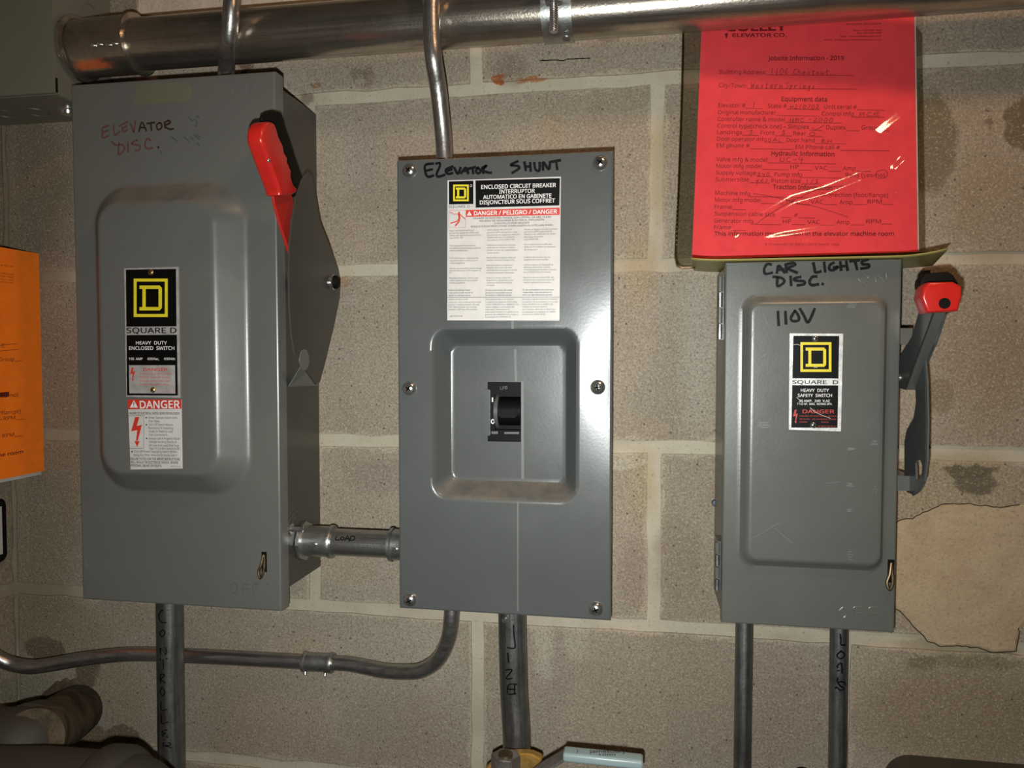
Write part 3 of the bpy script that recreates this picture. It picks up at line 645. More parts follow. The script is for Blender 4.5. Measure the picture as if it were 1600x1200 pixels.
G2 = [(410, 187), (414, 179), (426, 174), (438, 175), (443, 184), (447, 200), (455, 222), (462, 245), (470, 268), (475, 283), (468, 302), (455, 304), (436, 250), (420, 210)]
grip('grip_shadow_shape', BLACKR, sw, G2, XA-.0115, XA-.0078, .0012)  # added black shape standing in for the shadow the grip casts
sc = atX(419.5, 251, XA+.009); panhead(gr, (sc.x, sc.y, sc.z), .0022, CHROME, .3, 'rivet', Vector((1, 0, 0)))
# knockout rings on the side
for rr in (.030, .036, .042):
    bm = bmesh.new(); ctr = Vector((LX1-.0008, -.060, 1.392))
    tube(bm, [ctr+Vector((0, rr*math.cos(a), rr*math.sin(a))) for a in (math.radians(60+k*8) for k in range(26))], .0005, 6)
    link('knockout_ring', bm, GREY3, sw, True)

# ---------- middle: breaker enclosure
DM = .10
br = thing('breaker_enclosure', 'grey circuit breaker box in the middle with sunken panel and black toggle', 'breaker box')
MX0, MX1, MZ0, MZ1 = -.2655, -.0435, 1.3355, 1.8040
mkbox('body', GREY, br, MX0+.004, MX1-.004, -DM+.002, -.0006, MZ0+.004, MZ1-.004, bev=.001)
HR = -.026
Ro = pxrect(674, 512, 902, 783, DM, .017); Ri = pxrect(707, 541, 883, 750, DM+HR, .007)
ho = pxrect(762, 597, 814, 690, DM+HR, 0)
# body recess: the well behind the sunken panel
cvr = formed('cover', GREY, br, MX0, MX1, MZ0, MZ1, -DM, Ro, Ri, HR, hole=ho[:4], lip=.006)
for v in cvr.data.vertices:               # the free right edge of the sheet is bent back a little
    e_ = v.co.x-(MX1-.040)
    if e_ > 0: v.co.y += 1.5*e_*e_*math.exp(-((v.co.z-1.578)/.075)**2)
bpy.data.objects.remove([o for o in br.children if o.name.startswith('body')][0])
bm = bmesh.new()                            # box shell: four sides and a back, open to the front
for a in ((MX0+.004, MX0+.006, -DM+.004, -.0006, MZ0+.004, MZ1-.004), (MX1-.006, MX1-.004, -DM+.004, -.0006, MZ0+.004, MZ1-.004), (MX0+.006, MX1-.006, -DM+.004, -.0006, MZ0+.004, MZ0+.006), (MX0+.006, MX1-.006, -DM+.004, -.0006, MZ1-.006, MZ1-.004), (MX0+.006, MX1-.006, -.003, -.0006, MZ0+.006, MZ1-.006)): box(bm, *a)
link('body', bm, GREY, br, True)
for x, y in ((640, 267), (938, 255), (640, 607), (934, 605), (641, 937), (931, 951)): panhead(br, at(x, y, DM), .0074, CHROME, random.uniform(.2, 1.3))
# breaker
hx0, hx1, hz0, hz1 = ho[:4]; YB = -(DM+HR)
bk = mkbox('breaker', BLACKP, br, hx0-.008, hx1+.008, YB+.012, -.01, hz0-.01, hz1+.01, bev=.001)
mkbox('breaker_frame', BLACKP, br, hx0+.0005, hx1-.0005, YB+.0015, YB+.012, hz1-.013, hz1-.0005, bev=.0008)
mkbox('breaker_frame', BLACKP, br, hx0+.0005, hx1-.0005, YB+.0015, YB+.012, hz0+.0005, hz0+.012, bev=.0008)
mktube('toggle_drum', BLACKP, br, [(hx0+.009, YB+.016, (hz0+hz1)/2), (hx1-.001, YB+.016, (hz0+hz1)/2)], .016, 32)
zc = (hz0+hz1)/2
mkbox('toggle', BLACKP, br, hx0+.012, hx1-.004, YB-.003, YB+.01, zc-.006, zc+.003, bev=.0015)
bm = bmesh.new(); tube(bm, [(hx0+.007, YB+.015, zc), (hx0+.011, YB+.015, zc)], .019, 32); link('indicator_drum', bm, GREY3, br, True)
a_, b__ = at(757, 680, DM+HR), at(767.5, 608, DM+HR)
tb = mkbox('lockout_tab', GREY, br, a_.x, b__.x, YB-.0055, YB-.003, a_.z, b__.z, bev=.0008)
S2 = front(DM+HR+.0006); w_ = Print(S2); mkbox('indicator_strip', BLACKP, br, at(768, 640, DM+HR).x, at(773.5, 640, DM+HR).x, YB-.0006, YB+.004, at(770, 674, DM+HR).z, at(770, 616, DM+HR).z)
w_.rect(768.6, 621, 770.6, 628); w_.ring((770, 658.5), 2.1, 3.2, .0009); w_.done('on_off_marks', WHITE, br)
w_ = Print(front(DM+HR-.0015)); w_.text('LFB', (782, 609), (793, 608), 5); w_.rect(768, 674, 778, 678); w_.rect(788, 675, 811, 678); w_.done('moulded_mark', simple('grey moulding', (.09, .088, .083), .4), br)
# vertical paint line down the cover
s_ = Print(front(DM), .0002); s_.poly([(799, 514), (803, 514), (803, 480), (799, 480)]); s_.poly([(808, 955), (810.5, 955), (810.5, 784), (808, 784)])
s_.done('paint_streak', paint('worn enamel streak', (.125, .128, .124), .4, .05), br)
s_ = Print(front(DM+HR), .0002); s_.poly([(804.5, 596), (808, 596), (807, 546), (803, 546)]); s_.poly([(814.5, 748), (819, 748), (818, 596), (814.5, 596)]); s_.done('paint_streak', bpy.data.materials['worn enamel streak'], br)
S = front(DM); pr = Print(S); c = lambda pts: crop(650, 240, 6.667, pts)
for s_ in ([(180, 105), (95, 125), (115, 235), (182, 230)], [(110, 178), (170, 165)], [(210, 105), (245, 100), (250, 130), (215, 215), (235, 240), (300, 222)], [(385, 135), (315, 165), (318, 200), (340, 213), (382, 203)], [(320, 183), (375, 165)], [(400, 148), (435, 212), (465, 148)],
           [(470, 208), (515, 150), (545, 208)], [(485, 185), (545, 180)], [(545, 160), (620, 142)], [(590, 150), (596, 208)], [(645, 148), (625, 185), (650, 207), (675, 182), (645, 148)], [(690, 150), (702, 205)], [(690, 150), (735, 125), (700, 172), (740, 195), (785, 200)],
           [(1062, 80), (985, 120), (1060, 130), (1075, 155), (1003, 202)], [(1130, 90), (1145, 175)], [(1190, 95), (1195, 182)], [(1140, 138), (1190, 132)], [(1232, 95), (1245, 165), (1285, 178), (1288, 95)], [(1325, 172), (1325, 90), (1385, 165), (1395, 85)], [(1408, 87), (1503, 70)], [(1460, 78), (1472, 165)]): pr.stroke(c(s_), .0026)
pr.done('marker_lettering', INK, br)
lb = Print(S, .0003); lb.poly([(699, 500.5), (874.2, 500.8), (876.5, 276), (699.3, 282)]); LB = lb.done('warning_label', LABW, br)
c = lambda x, y: (690+x/8.421, 270+y/8.421); e = lambda x, y: (690+x/8.421, 380+y/8.421)
b = Print(S, .0006); b.poly([c(100, 418), c(420, 412), c(420, 105), c(98, 115)]); b.poly([c(450, 460), c(1550, 430), c(1558, 72), c(447, 102)])
b.text('SQUARE D', c(95, 462), c(375, 458), 3.6); b.text('R', c(395, 450), c(408, 449), 1.4)
for s_, x0, y0, x1, y1 in (('HAZARD OF ELECTRIC SHOCK, EXPLOSION, OR ARC FLASH', 415, 612, 1440, 592), ('PELIGRO DE DESCARGA ELÉCTRICA, EXPLOSIÓN', 500, 646, 1350, 628), ('O DESTELLO POR ARQUEO', 690, 678, 1155, 668), ("RISQUE D'ÉLECTROCUTION, D'EXPLOSION OU D'ÉCLAIR D'ARC", 388, 720, 1465, 698)): b.text(s_, c(x0, y0), c(x1, y1), 2.5, .006)
C1 = [('·Apply appropriate personal', 100, 772, 425), ('protective equipment (PPE) and', 108, 804, 488), ('follow safe electrical work practices.', 108, 836, 528), ('See NFPA 70E.', 108, 870, 290), ('·This equipment must only be', 100, 970, 450), ('installed and serviced by qualified', 108, 1002, 512), ('electrical personnel.', 108, 1034, 340)]
C2 = [('·Utilice equipo de protección', 594, 762, 930), ('personal (EPP) apropiado y siga', 600, 796, 992), ('las prácticas de seguridad eléctrica', 600, 830, 1025), ('establecidas por su Compañía', 600, 862, 965), ('(consulte la norma NFPA 70E).', 600, 896, 965), ('·Solamente el personal eléctrico', 594, 962, 972), ('especializado deberá instalar y', 600, 994, 970), ('prestar servicio de mantenimiento', 600, 1028, 1005), ('a este equipo.', 600, 1064, 765)]
C3 = [('·Portez un équipement de protection', 1084, 756, 1530), ('personnel (ÉPP) approprié et', 1090, 788, 1450), ('observez les méthodes de travail', 1090, 820, 1498), ('électrique sécuritaire.', 1090, 856, 1345), ('Voir NFPA 70E.', 1090, 890, 1278), ('·Seul un personnel qualifié doit', 1080, 952, 1455), ("effectuer l'installation et l'entretien", 1088, 986, 1502), ('de cet appareil.', 1088, 1022, 1265)]
for L_ in (C1, C2, C3):
    for s_, x0, y0, x1 in L_: b.text(s_, c(x0, y0), c(x1, y0-6*(y0 < 900)-3), 2.15, -.003)
D1 = [('·Turn off all power supplying this', 100, 207, 485), ('equipment before working on or', 108, 240, 485), ('inside equipment.', 108, 272, 312), ('·Always use a properly rated voltage', 100, 340, 530), ('sensing device to confirm power is', 108, 370, 515), ('off.', 104, 398, 132), ('·Replace all devices, doors, and', 98, 468, 478), ('covers before turning on power', 106, 500, 478), ('to this equipment.', 106, 532, 312)]
D2 = [('·Desenergice el equipo antes de', 588, 200, 975), ('realizar cualquier trabajo en él.', 596, 232, 962), ('·Siempre utilice un dispositivo', 586, 300, 940), ('detector de tensión de valor', 594, 332, 928), ('nominal adecuado para confirmar', 594, 364, 998), ('la desenergización del equipo.', 594, 398, 958), ('·Vuelva a colocar todos los', 586, 466, 908), ('dispositivos, las puertas y las', 592, 498, 942), ('cubiertas antes de energizar', 592, 530, 932), ('el equipo.', 592, 562, 705)]
D3 = [("·Coupez l'alimentation de cet", 1076, 194, 1428), ("appareil avant d'y travailler.", 1084, 226, 1412), ('·Utilisez toujours un dispositif de', 1076, 294, 1468), ('détection de tension à valeur', 1080, 326, 1435), ("nominale appropriée pour s'assurer", 1080, 358, 1515), ("que l'alimentation est coupée.", 1080, 390, 1440), ('·Replacez tous les dispositifs, les', 1072, 460, 1475), ('portes et les couvercles avant de', 1078, 492, 1482), ("mettre l'appareil sous tension.", 1078, 526, 1442)]
E1 = [('Additional data inside:', 94, 748, 350), ('Automatic trip is indicated by handle', 94, 786, 522), ('position midway between ON and', 94, 818, 495), ('OFF. Reset breaker by moving', 94, 850, 460), ('handle to OFF then ON position.', 94, 882, 470), ('40274-299-04', 110, 970, 275)]
E2 = [('Datos adicionales en el interior:', 580, 748, 952), ('La palanca en posición intermedia', 580, 784, 992), ('entre CERRADO (I) y ABIERTO (O)', 580, 816, 1012), ('indica el disparo automático del', 580, 850, 958), ('interruptor. Restablezca el', 578, 882, 892), ('interruptor moviendo la palanca a la', 578, 914, 1010), ('posición de ABIERTO (O) y luego a', 576, 948, 1006), ('la posición de CERRADO (I).', 576, 980, 918)]
E3 = [("Données supplémentaires à l'intérieur:", 1064, 746, 1530), ('La position de la manette à mi-course', 1064, 782, 1525), ('entre MARCHE (I) et ARRÊT (O)', 1064, 814, 1465), ('indique un déclenchement', 1064, 846, 1388), ('automatique. Réarmer le disjoncteur', 1064, 880, 1508), ('en déplaçant la manette sur ARRÊT', 1062, 914, 1505), ('(O) puis sur MARCHE (I).', 1062, 946, 1370)]
for L_ in (D1, D2, D3, E1, E2, E3):
    for s_, x0, y0, x1 in L_: b.text(s_, e(x0, y0), e(x1, y0-2), 2.15, -.003)
for s_, x0, y0, x1 in (('Failure to follow these', 94, 628, 380), ('instructions will result in', 94, 662, 412), ('death or serious injury.', 94, 696, 385), ('El incumplimiento de estas', 580, 628, 932), ('precauciones podrá causar', 580, 662, 932), ('la muerte o lesiones serias.', 580, 694, 926), ('Si ces précautions ne sont pas', 1068, 622, 1472), ('respectées, cela entraînera la', 1068, 656, 1450), ('mort ou des blessures graves.', 1066, 690, 1462)): b.text(s_, e(x0, y0), e(x1, y0-2), 2.2, .012)
b.poly([e(78, 714), e(1555, 711), e(1555, 707), e(78, 710)]); b.done('black_print', PBLK, LB)
y_ = Print(S, .0009); dlogo(y_, *c(155, 158), *c(360, 376), 2.7); y_.done('logo', PYEL, LB)
w_ = Print(S, .0009)
for s_, x0, y0, x1, y1 in (('ENCLOSED CIRCUIT BREAKER', 522, 216, 1506, 188), ('INTERRUPTOR', 760, 276, 1228, 264), ('AUTOMATICO EN GABINETE', 548, 348, 1445, 328), ('DISJONCTEUR SOUS COFFRET', 505, 418, 1493, 392)): w_.text(s_, c(x0, y0), c(x1, y1), 6.0, .018)
w_.ring(c(390, 172), 1.5, 1.6, .0003); w_.done('white_print', WHITE, LB)
r_ = Print(S, .0006); r_.poly([c(320, 582), c(1555, 555), c(1556, 460), c(320, 492)])
for a in ((98, 492, 320, 495), (98, 717, 320, 720), (98, 492, 101, 720), (317, 582, 320, 720)): r_.rect(*c(a[0], a[1]), *c(a[2], a[3]))
r_.ring(c(232, 524), .7, .8, .0008, 10)
for s_, w in (([(104, 522), (140, 530), (165, 548), (215, 545)], .0006), ([(235, 540), (312, 610)], .0009), ([(228, 540), (236, 590)], .0024), ([(234, 600), (205, 640), (122, 664)], .0012), ([(240, 600), (225, 650), (182, 698)], .0014)): r_.stroke([c(*p) for p in s_], w, False)
r_.done('red_print', PRED, LB)
w_ = Print(S, .0009); w_.text('DANGER / PELIGRO / DANGER', c(428, 562), c(1520, 537), 6.2, .02); w_.poly([c(334, 566), c(400, 564), c(367, 505)]); w_.done('white_print', WHITE, LB)
r_ = Print(S, .0012); r_.rect(*c(364, 528), *c(370, 548)); r_.rect(*c(364, 552), *c(370, 558)); r_.done('red_print', PRED, LB)

# ---------- right: safety switch
DR = .10
ss = thing('safety_switch', 'smaller grey safety switch box at right below the red paper, short red knob lever', 'switch box')
RX0, RX1, RZ0, RZ1 = .0641, .2228, 1.3405, 1.6926
mkbox('body', GREY2, ss, RX0+.0015, RX1-.0015, -DR+.004, -.0006, RZ0+.003, RZ1-.002, bev=.001)
HS = .008
Ro = pxrect(1156, 461, 1384, 888, DR, .014); Ri = pxrect(1172, 474, 1378, 878, DR+HS, .009)
formed('door', GREY2, ss, RX0, RX1, RZ0, RZ1, -DR, Ro, Ri, HS, lip=.012, eb=.0016)
latch(ss, 1388, 897, DR)
for ya, yb in ((432, 531), (845, 921)):
    z1, z0 = at(1124, ya, .085).z, at(1124, yb, .085).z; x = RX0-.0025; L3 = (z1-z0)/4
    h_ = mkbox('hinge', GREY2, ss, x-.0005, x+.004, -.088, -.060, z0, z1)
    for k in range(4): mktube('knuckle', GREY2 if k % 2 else FIT, h_, [(x-.001, -.089, z0+L3*k+.0006), (x-.001, -.089, z0+L3*(k+1)-.0006)], .0027, 12)
pr = Print(front(DR)); c = lambda pts: crop(1150, 400, 5.926, pts)
for s_ in ([(325, 80), (290, 75), (260, 120), (272, 165), (335, 155)], [(378, 158), (395, 90), (450, 155)], [(385, 128), (440, 125)], [(468, 152), (460, 75)], [(455, 80), (530, 65), (545, 85), (480, 115), (565, 155)], [(715, 65), (725, 110), (737, 152), (785, 143)], [(815, 60), (825, 147)],
           [(905, 62), (868, 85), (865, 125), (905, 130), (945, 100), (902, 108)], [(965, 55), (972, 132)], [(1020, 50), (1032, 132)], [(970, 97), (1025, 92)], [(1055, 50), (1142, 40)], [(1100, 45), (1120, 125)], [(1222, 33), (1168, 52), (1172, 76), (1225, 80), (1225, 105), (1158, 117)],
           [(345, 193), (420, 203), (447, 235), (420, 265), (382, 278), (384, 200)], [(505, 190), (510, 272)], [(597, 195), (540, 208), (550, 228), (630, 235), (628, 262), (568, 272)], [(745, 190), (705, 195), (680, 238), (700, 270), (762, 262)], [(798, 258), (806, 262)]): pr.stroke(c(s_), .0026)
pr.done('marker_lettering', INK, ss)
pr = Print(front(DR+HS))
for s_ in ([(388, 515), (395, 642)], [(457, 515), (463, 628)], [(545, 508), (508, 572), (525, 602), (580, 595), (575, 548), (545, 508)], [(592, 490), (630, 555), (668, 615), (727, 490)]): pr.stroke(c(s_), .0026)
pr.done('marker_lettering', INK, ss)
def emb(parent, name, txt, a, bpx, cap, d, mat):      # pressed letters: low raised strokes
    bm = bmesh.new()
    n = len(txt)
    for i, ch in enumerate(txt):
        for st in HW[ch]:
            P = [at(a[0]+(bpx[0]-a[0])*(i+.1+u*.7)/n, a[1]+(bpx[1]-a[1])*(i+u)/n-v*cap, d) for u, v in st]
            tube(bm, crom(P, 4), .0007, 8)
    return link(name, bm, mat, parent, True)
emb(ss, 'embossed_lettering', 'ON', (1337, 443), (1392, 441), 15, DR-.0004, GREY2); emb(ss, 'embossed_lettering', 'OFF', (1306, 965), (1378, 967), 17, DR-.0004, GREY2)
bm = bmesh.new(); k0 = at(1192, 920, DR-.0003); tube(bm, [k0+Vector((.0115*math.cos(a), 0, .0105*math.sin(a))) for a in (k*math.pi/16 for k in range(33))], .0004, 6); link('knockout_ring', bm, GREY2, ss, True)
pr = Print(front(DR+HS), .0002)
for x, y, w, h in ((1366, 760, 3, 12), (1322, 474, 20, 7), (1323, 700, 14, 3), (1322, 755, 12, 5), (1322, 862, 14, 12), (1322, 795, 10, 4), (1185, 660, 22, 8), (1360, 688, 12, 7)):
    for k in range(4): y2 = y+h*k/3; pr.stroke([(x+random.uniform(0, 4), y2), (x+w*random.uniform(.6, 1), y2+random.uniform(-1, 1))], .0007, False)
for s_ in ([(1180, 505), (1174, 530)], [(1192, 490), (1200, 508)], [(1178, 840), (1220, 815)], [(1240, 850), (1210, 825)], [(1290, 755), (1312, 753)], [(1185, 560), (1200, 552)]): pr.stroke(s_, .0004, False)
pr.done('scuff', paint('scuffed enamel', (.145, .148, .140), .45, .05), ss)
# nameplate
Pn = front(DR+HS); c = lambda x, y: (1220+x/6.664, 510+y/6.664)
npl = Print(Pn, .0012); npl.poly([c(82, 1074), c(622, 1092), c(646, 76), c(90, 72)]); N2 = npl.done('nameplate', ALUB, ss)
m_ = N2.modifiers.new('thickness', 'SOLIDIFY'); m_.thickness = .001
b = Print(Pn, .0015); b.poly([c(118, 540), c(596, 542), c(604, 100), c(128, 98)]); b.poly([c(106, 1052), c(586, 1054), c(594, 614), c(116, 612)]); b.text('SQUARE  D', c(116, 597), c(594, 600), 5.6, .010); b.done('black_print', PBLK, N2)
y_ = Print(Pn, .0018); dlogo(y_, *c(200, 165), *c(522, 473), 4.0); y_.done('logo', PYEL, N2)
w_ = Print(Pn, .0018)
for s_, x0, y0, x1, cp in (('HEAVY  DUTY', 204, 680, 496, 4.8), ('SAFETY  SWITCH', 172, 733, 528, 4.8), ('30 AMP.  240  V.AC', 184, 786, 510, 3.6), ('7 1/2 HP.  MAX.  RATING 3PH.', 165, 816, 530, 3)): w_.text(s_, c(x0, y0), c(x1, y0+1), cp, .012)
w_.done('white_print', WHITE, N2)
r_ = Print(Pn, .0018); bolt_mark(r_, *c(122, 866), 22); r_.text('DANGER', c(222, 902), c(552, 904), 5.6, .02)
for s_, x0, y0, x1 in (('HAZARD OF ELECTRICAL SHOCK', 190, 938, 574), ('OR BURN.  SEE WARNING INSIDE', 192, 970, 572), ('INSIDE', 192, 1000, 272), ('DOOR', 420, 1002, 492), ('40-4073-706-02 A1', 385, 1044, 570)): r_.text(s_, c(x0, y0), c(x1, y0+2), 2.1, -.002)
r_.done('red_print', simple('dull red print', (.42, .03, .02), .45), N2)
for p in (c(357, 127), c(338, 1027)): panhead(N2, at(*p, DR+HS+.0012), .0030, CHROME, .4, 'rivet')
s_ = Print(Pn, .0020)
for q in ([(130, 190), (160, 188)], [(165, 185), (200, 198)], [(205, 258), (230, 255)], [(300, 845), (350, 890), (440, 930), (510, 955)], [(160, 738), (225, 790)], [(340, 426), (375, 428)]): s_.stroke([c(*p) for p in q], .0004, False)
s_.done('scratch', LABP, N2)
# lever side
XG = .240
GP = [(1441, 538), (1445, 560), (1448, 600), (1449, 660), (1448, 720), (1444, 752), (1437, 766), (1427, 773), (1417, 769), (1413, 762), (1413, 690), (1416, 674), (1427, 655), (1431, 630), (1430, 600), (1424, 575), (1420, 548)]
from mathutils.geometry import tessellate_polygon
HL = [(1434, 718), (1438, 719), (1441, 728), (1440, 742), (1435, 752), (1431, 748), (1430, 724)]
o1 = [atX(x, y, XG) for x, y in GP]; h1 = [atX(x, y, XG) for x, y in HL]; tri = tessellate_polygon([o1, h1]); allp = o1+h1; nn = len(allp)
V = [tuple(p) for p in allp]+[(p.x+.0018, p.y, p.z) for p in allp]; F = [tuple(t_) for t_ in tri]+[tuple(i+nn for i in t_[::-1]) for t_ in tri]
for st_, L_ in ((0, len(o1)), (len(o1), len(h1))):
    for i in range(L_): a, b = st_+i, st_+(i+1) % L_; F.append((a, b, b+nn, a+nn))
gp = link('guard_plate', (V, F), GREY, ss)
tube_pts = [atX(x, y, XG+.001) for x, y in [(1441, 538), (1445, 560), (1448, 600), (1449, 660), (1448, 720), (1444, 752), (1437, 766), (1427, 773)]]
mktube('guard_rim', GREY, ss, crom(tube_pts, 4), .0013, 8)
for ya, yb, d0, d1 in ((513, 538, .04, .075), (741, 764, .045, .08)):
    z1, z0 = at(1405, ya, .07).z, at(1405, yb, .07).z; mkbox('mounting_tab', GREY2, ss, RX1-.003, XG+.0015, -d1, -d0, z0, z1, bev=.0004)
# channel lever: web and two flanges
XW = .232
def quad_prism(name, mat, pts, off): return mkprism(name, mat, ss, pts, off, bev=.0003, seg=1)
quad_prism('lever_arm', GREY, [atX(1438, 478, XW), atX(1459, 486, XW), atX(1414, 609, XW), atX(1403, 606, XW), atX(1404, 560, XW), atX(1424, 528, XW)], (.0016, 0, 0))
a1, a2, a3 = atX(1459, 486, XW), atX(1414, 609, XW), None
quad_prism('lever_flange', GREY2, [a1, a2, a2+Vector((0, .0016, 0)), a1+Vector((0, .0016, 0))], (.010, 0, 0))
X2 = .247
quad_prism('lever_arm', GREY, [atX(1456, 484, X2), atX(1478, 486, X2), atX(1462, 535, X2), atX(1446, 572, X2), atX(1438, 560, X2)], (.0016, 0, 0))
mktube('pivot_shaft', FIT, ss, [(RX1-.002, -.068, at(1405, 590, .068).z), (XW+.017, -.068, at(1405, 590, .068).z)], .005, 14)
# knob: black core with a red cap
kc = at(1467, 455, .16)
KP = [(1437, 447), (1438, 437), (1446, 427), (1481, 424), (1490, 430), (1497, 441), (1502, 456), (1497, 484), (1480, 490), (1448, 487)]
rprism('knob_core', BLACKR, ss, [at(x, y, .150) for x, y in KP], (0, .014, 0), .0015)
KR = [(1452, 441), (1490, 440), (1503, 447), (1504, 462), (1498, 486), (1449, 489), (1440, 465), (1443, 450)]
kn = rprism('knob', RED, ss, [at(x, y, .172) for x, y in KR], (0, .021, 0), .0025)
kh = at(1476, 474, .172); mklathe('knob_hole', BLACKR, kn, kh+Vector((0, .0002, 0)), (0, -1, 0), [(0, .0048), (.0003, .0046), (.0003, 0)], 18)

# ================================================================== PIPES
def coll(name, mat, parent, P, d, L, r, bead=.0018, screws=(), seg=28):
    P = Vector(P); d = Vector(d).normalized()
    o = mklathe(name, mat, parent, P, d, [(0, r+bead), (.003, r+bead), (.0042, r), (L-.005, r), (L-.004, r+bead), (L-.0015, r+bead), (L, r+bead*.5), (L, r-.003)], seg)
    return o
def sidescrew(parent, cyl, px, r=.0028):
    q, n = cyl.hit(px); o = mklathe('set_screw', CHROME, parent, q-n*.001, n, [(0, r), (.0032, r), (.004, r*.7), (.0042, 0)], 12); return o
# big horizontal tube
ZB = 1.959; DB = .060; RB = .0283
bp = thing('steel_tube', 'thick shiny steel conduit running level across the top above all the boxes', 'pipe')
XS = -.664
mktube('tube', PIPE, bp, [(XS+.05, -DB, ZB), (XR-.01, -DB, ZB)], RB, 40)
CF = metal('tube fitting', (.60, .54, .46), .16, (60, 60, 60), .15)
cn = mklathe('end_fitting', CF, bp, (XS, -DB, ZB), (1, 0, 0), [(0, RB+.0085), (.004, RB+.0085), (.006, RB+.0045), (.009, RB+.0035), (.075, RB+.0035), (.076, RB+.0055), (.079, RB+.0055), (.080, RB-.001)], 44)
cy = Cyl((XS, -DB, ZB), (1, 0, 0), RB+.0035)
for x, y in ((146, 71), (156, 69), (170, 70), (179, 68)): sidescrew(cn, cy, (x, y), .0026)
# clamp with hanging bolt
xc0, xc1 = at(844, 40, .09).x, at(892, 40, .09).x
cp = thing('pipe_clamp', 'zinc strap clamp with threaded bolt around the thick steel conduit', 'clamp')
mklathe('strap', FIT, cp, (xc0, -DB, ZB), (1, 0, 0), [(0, RB+.0003), (0, RB+.0018), (xc1-xc0, RB+.0018), (xc1-xc0, RB+.0003)], 44)
bx = at(865, 30, .10).x; zt, zb = at(865, 4, .10).z, at(865, 49, .10).z
bm = bmesh.new(); yb_ = -DB-RB-.010; zz = zb; pf = [(0, .0035)]; 
k = 0
while zz < zt+.004:
    pf.append((zz-zb, .0044 if k % 2 else .0037)); zz += .0011; k += 1
pf.append((zt-zb+.008, .004)); lathe(bm, (bx, yb_, zb), (0, 0, 1), pf, 16); link('bolt', bm, CHROME, cp, True)
mklathe('nut', FIT, cp, (bx, yb_, zt), (0, 0, 1), [(0, .0095), (.007, .0095)], 6)
bm = bmesh.new(); box(bm, xc0, xc1, yb_-.012, -DB-RB+.002, zt+.007, zt+.012); box(bm, xc0, xc1, -.006, -.0008, ZB+.005, ZB+.09); box(bm, xc0, xc1, yb_-.012, -.0008, zt+.012, zt+.022)
link('channel_bracket', bm, GREY3, cp, True)
sv = at(885, 66, .07); mklathe('screw', CHROME, cp, (sv.x, -DB-.010, ZB-RB-.003), (0, -.4, -.9), [(0, .004), (.002, .004), (.003, 0)], 14)

def conduit(name, label, pts, r, mat, cat='conduit', n=10, seg=24):
    t = thing(name, label, cat); bm = bmesh.new(); tube(bm, crom(pts, n), r, seg); link('tube', bm, mat, t, True); return t
RC = .0088
# above left box / above middle box
P1 = [at(353, 150, .060), at(353.5, 112, .066), at(355, 80, .085), at(358, 55, .097), at(361, 20, .104), at(363, -10, .104), at(365, -70, .104)]
conduit('thin_conduit', 'thin steel conduit rising from the top of the tall left switch box', P1, RC, EMT)
P2 = [at(694.5, 262, .070), at(694, 235, .070), at(691, 195, .074), at(685, 140, .086), at(678, 95, .100), at(675, 60, .102), at(674, 20, .102), at(674, -60, .102)]
conduit('thin_conduit', 'thin steel conduit rising from the top of the middle breaker box', P2, RC, EMT)
# low offset conduit from the middle box bottom, running left
P3 = [at(706, 945, .05), at(705, 968, .05), at(700, 1000, .045), at(685, 1030, .038), at(660, 1047, .032), at(635, 1050, .026), at(600, 1048, .020), at(570, 1042, .0165), at(540, 1037, .0145), at(490, 1035, .0145), at(380, 1029, .0145), at(280, 1024, .0145), at(225, 1022, .017), at(190, 1023, .022), at(150, 1027, .028), at(110, 1033, .033), at(70, 1040, .037), at(45, 1042, .040), at(20, 1038, .044), at(0, 1030, .05), at(-30, 1010, .06), Vector((XL+.001, -.068, at(-42, 1002, .064).z+.006))]
lc = conduit('bent_conduit', 'thin bent steel conduit crossing the wall below the left box to the middle box', P3, RC, EMTH, n=6)
a, b_ = at(475, 1034, .0145), at(521, 1036, .0145)
cc = coll('coupling', FIT, lc, a, b_-a, (b_-a).length, RC+.0022, .0012)
cyc = Cyl(a, b_-a, RC+.002)
for x, y in ((477, 1051), (508, 1053)): sidescrew(cc, cyc, (x, y), .0022)
# controller conduit below left box
R1 = .0152
a, b_ = at(265.5, 960, .055), at(268.5, 1210, .055); b_ = a+(b_-a)*1.6; a.z = 1.347
cd_ = thing('control_conduit', 'vertical steel conduit under the left switch box with hand-written letters down it', 'conduit')
mktube('tube', EMTD, cd_, [a, b_], R1, 32); pr = Print(Cyl(a, b_-a, R1)); c = lambda pts: crop(0, 900, 4, pts)
for s_ in ([(1018, 218), (1010, 215), (994, 245), (1005, 285), (1040, 290)], [(1018, 335), (1000, 355), (1012, 380), (1032, 355), (1018, 335)], [(1005, 488), (1003, 450), (1038, 488), (1036, 445)], [(1000, 522), (1045, 518)], [(1020, 522), (1022, 585)], [(1005, 668), (1005, 615), (1030, 620), (1008, 645), (1035, 670)], [(1012, 695), (1002, 725), (1020, 750), (1030, 720), (1012, 695)],
           [(1008, 785), (1010, 835), (1045, 833)], [(1010, 870), (1012, 920), (1050, 912)], [(1045, 960), (1010, 975), (1035, 982), (1012, 995), (1050, 1005)], [(1025, 1068), (1020, 1045), (1062, 1042), (1062, 1058), (1030, 1058), (1068, 1072)]): pr.stroke(c(s_), .0013)
pr.done('marker_lettering', INK, cd_)
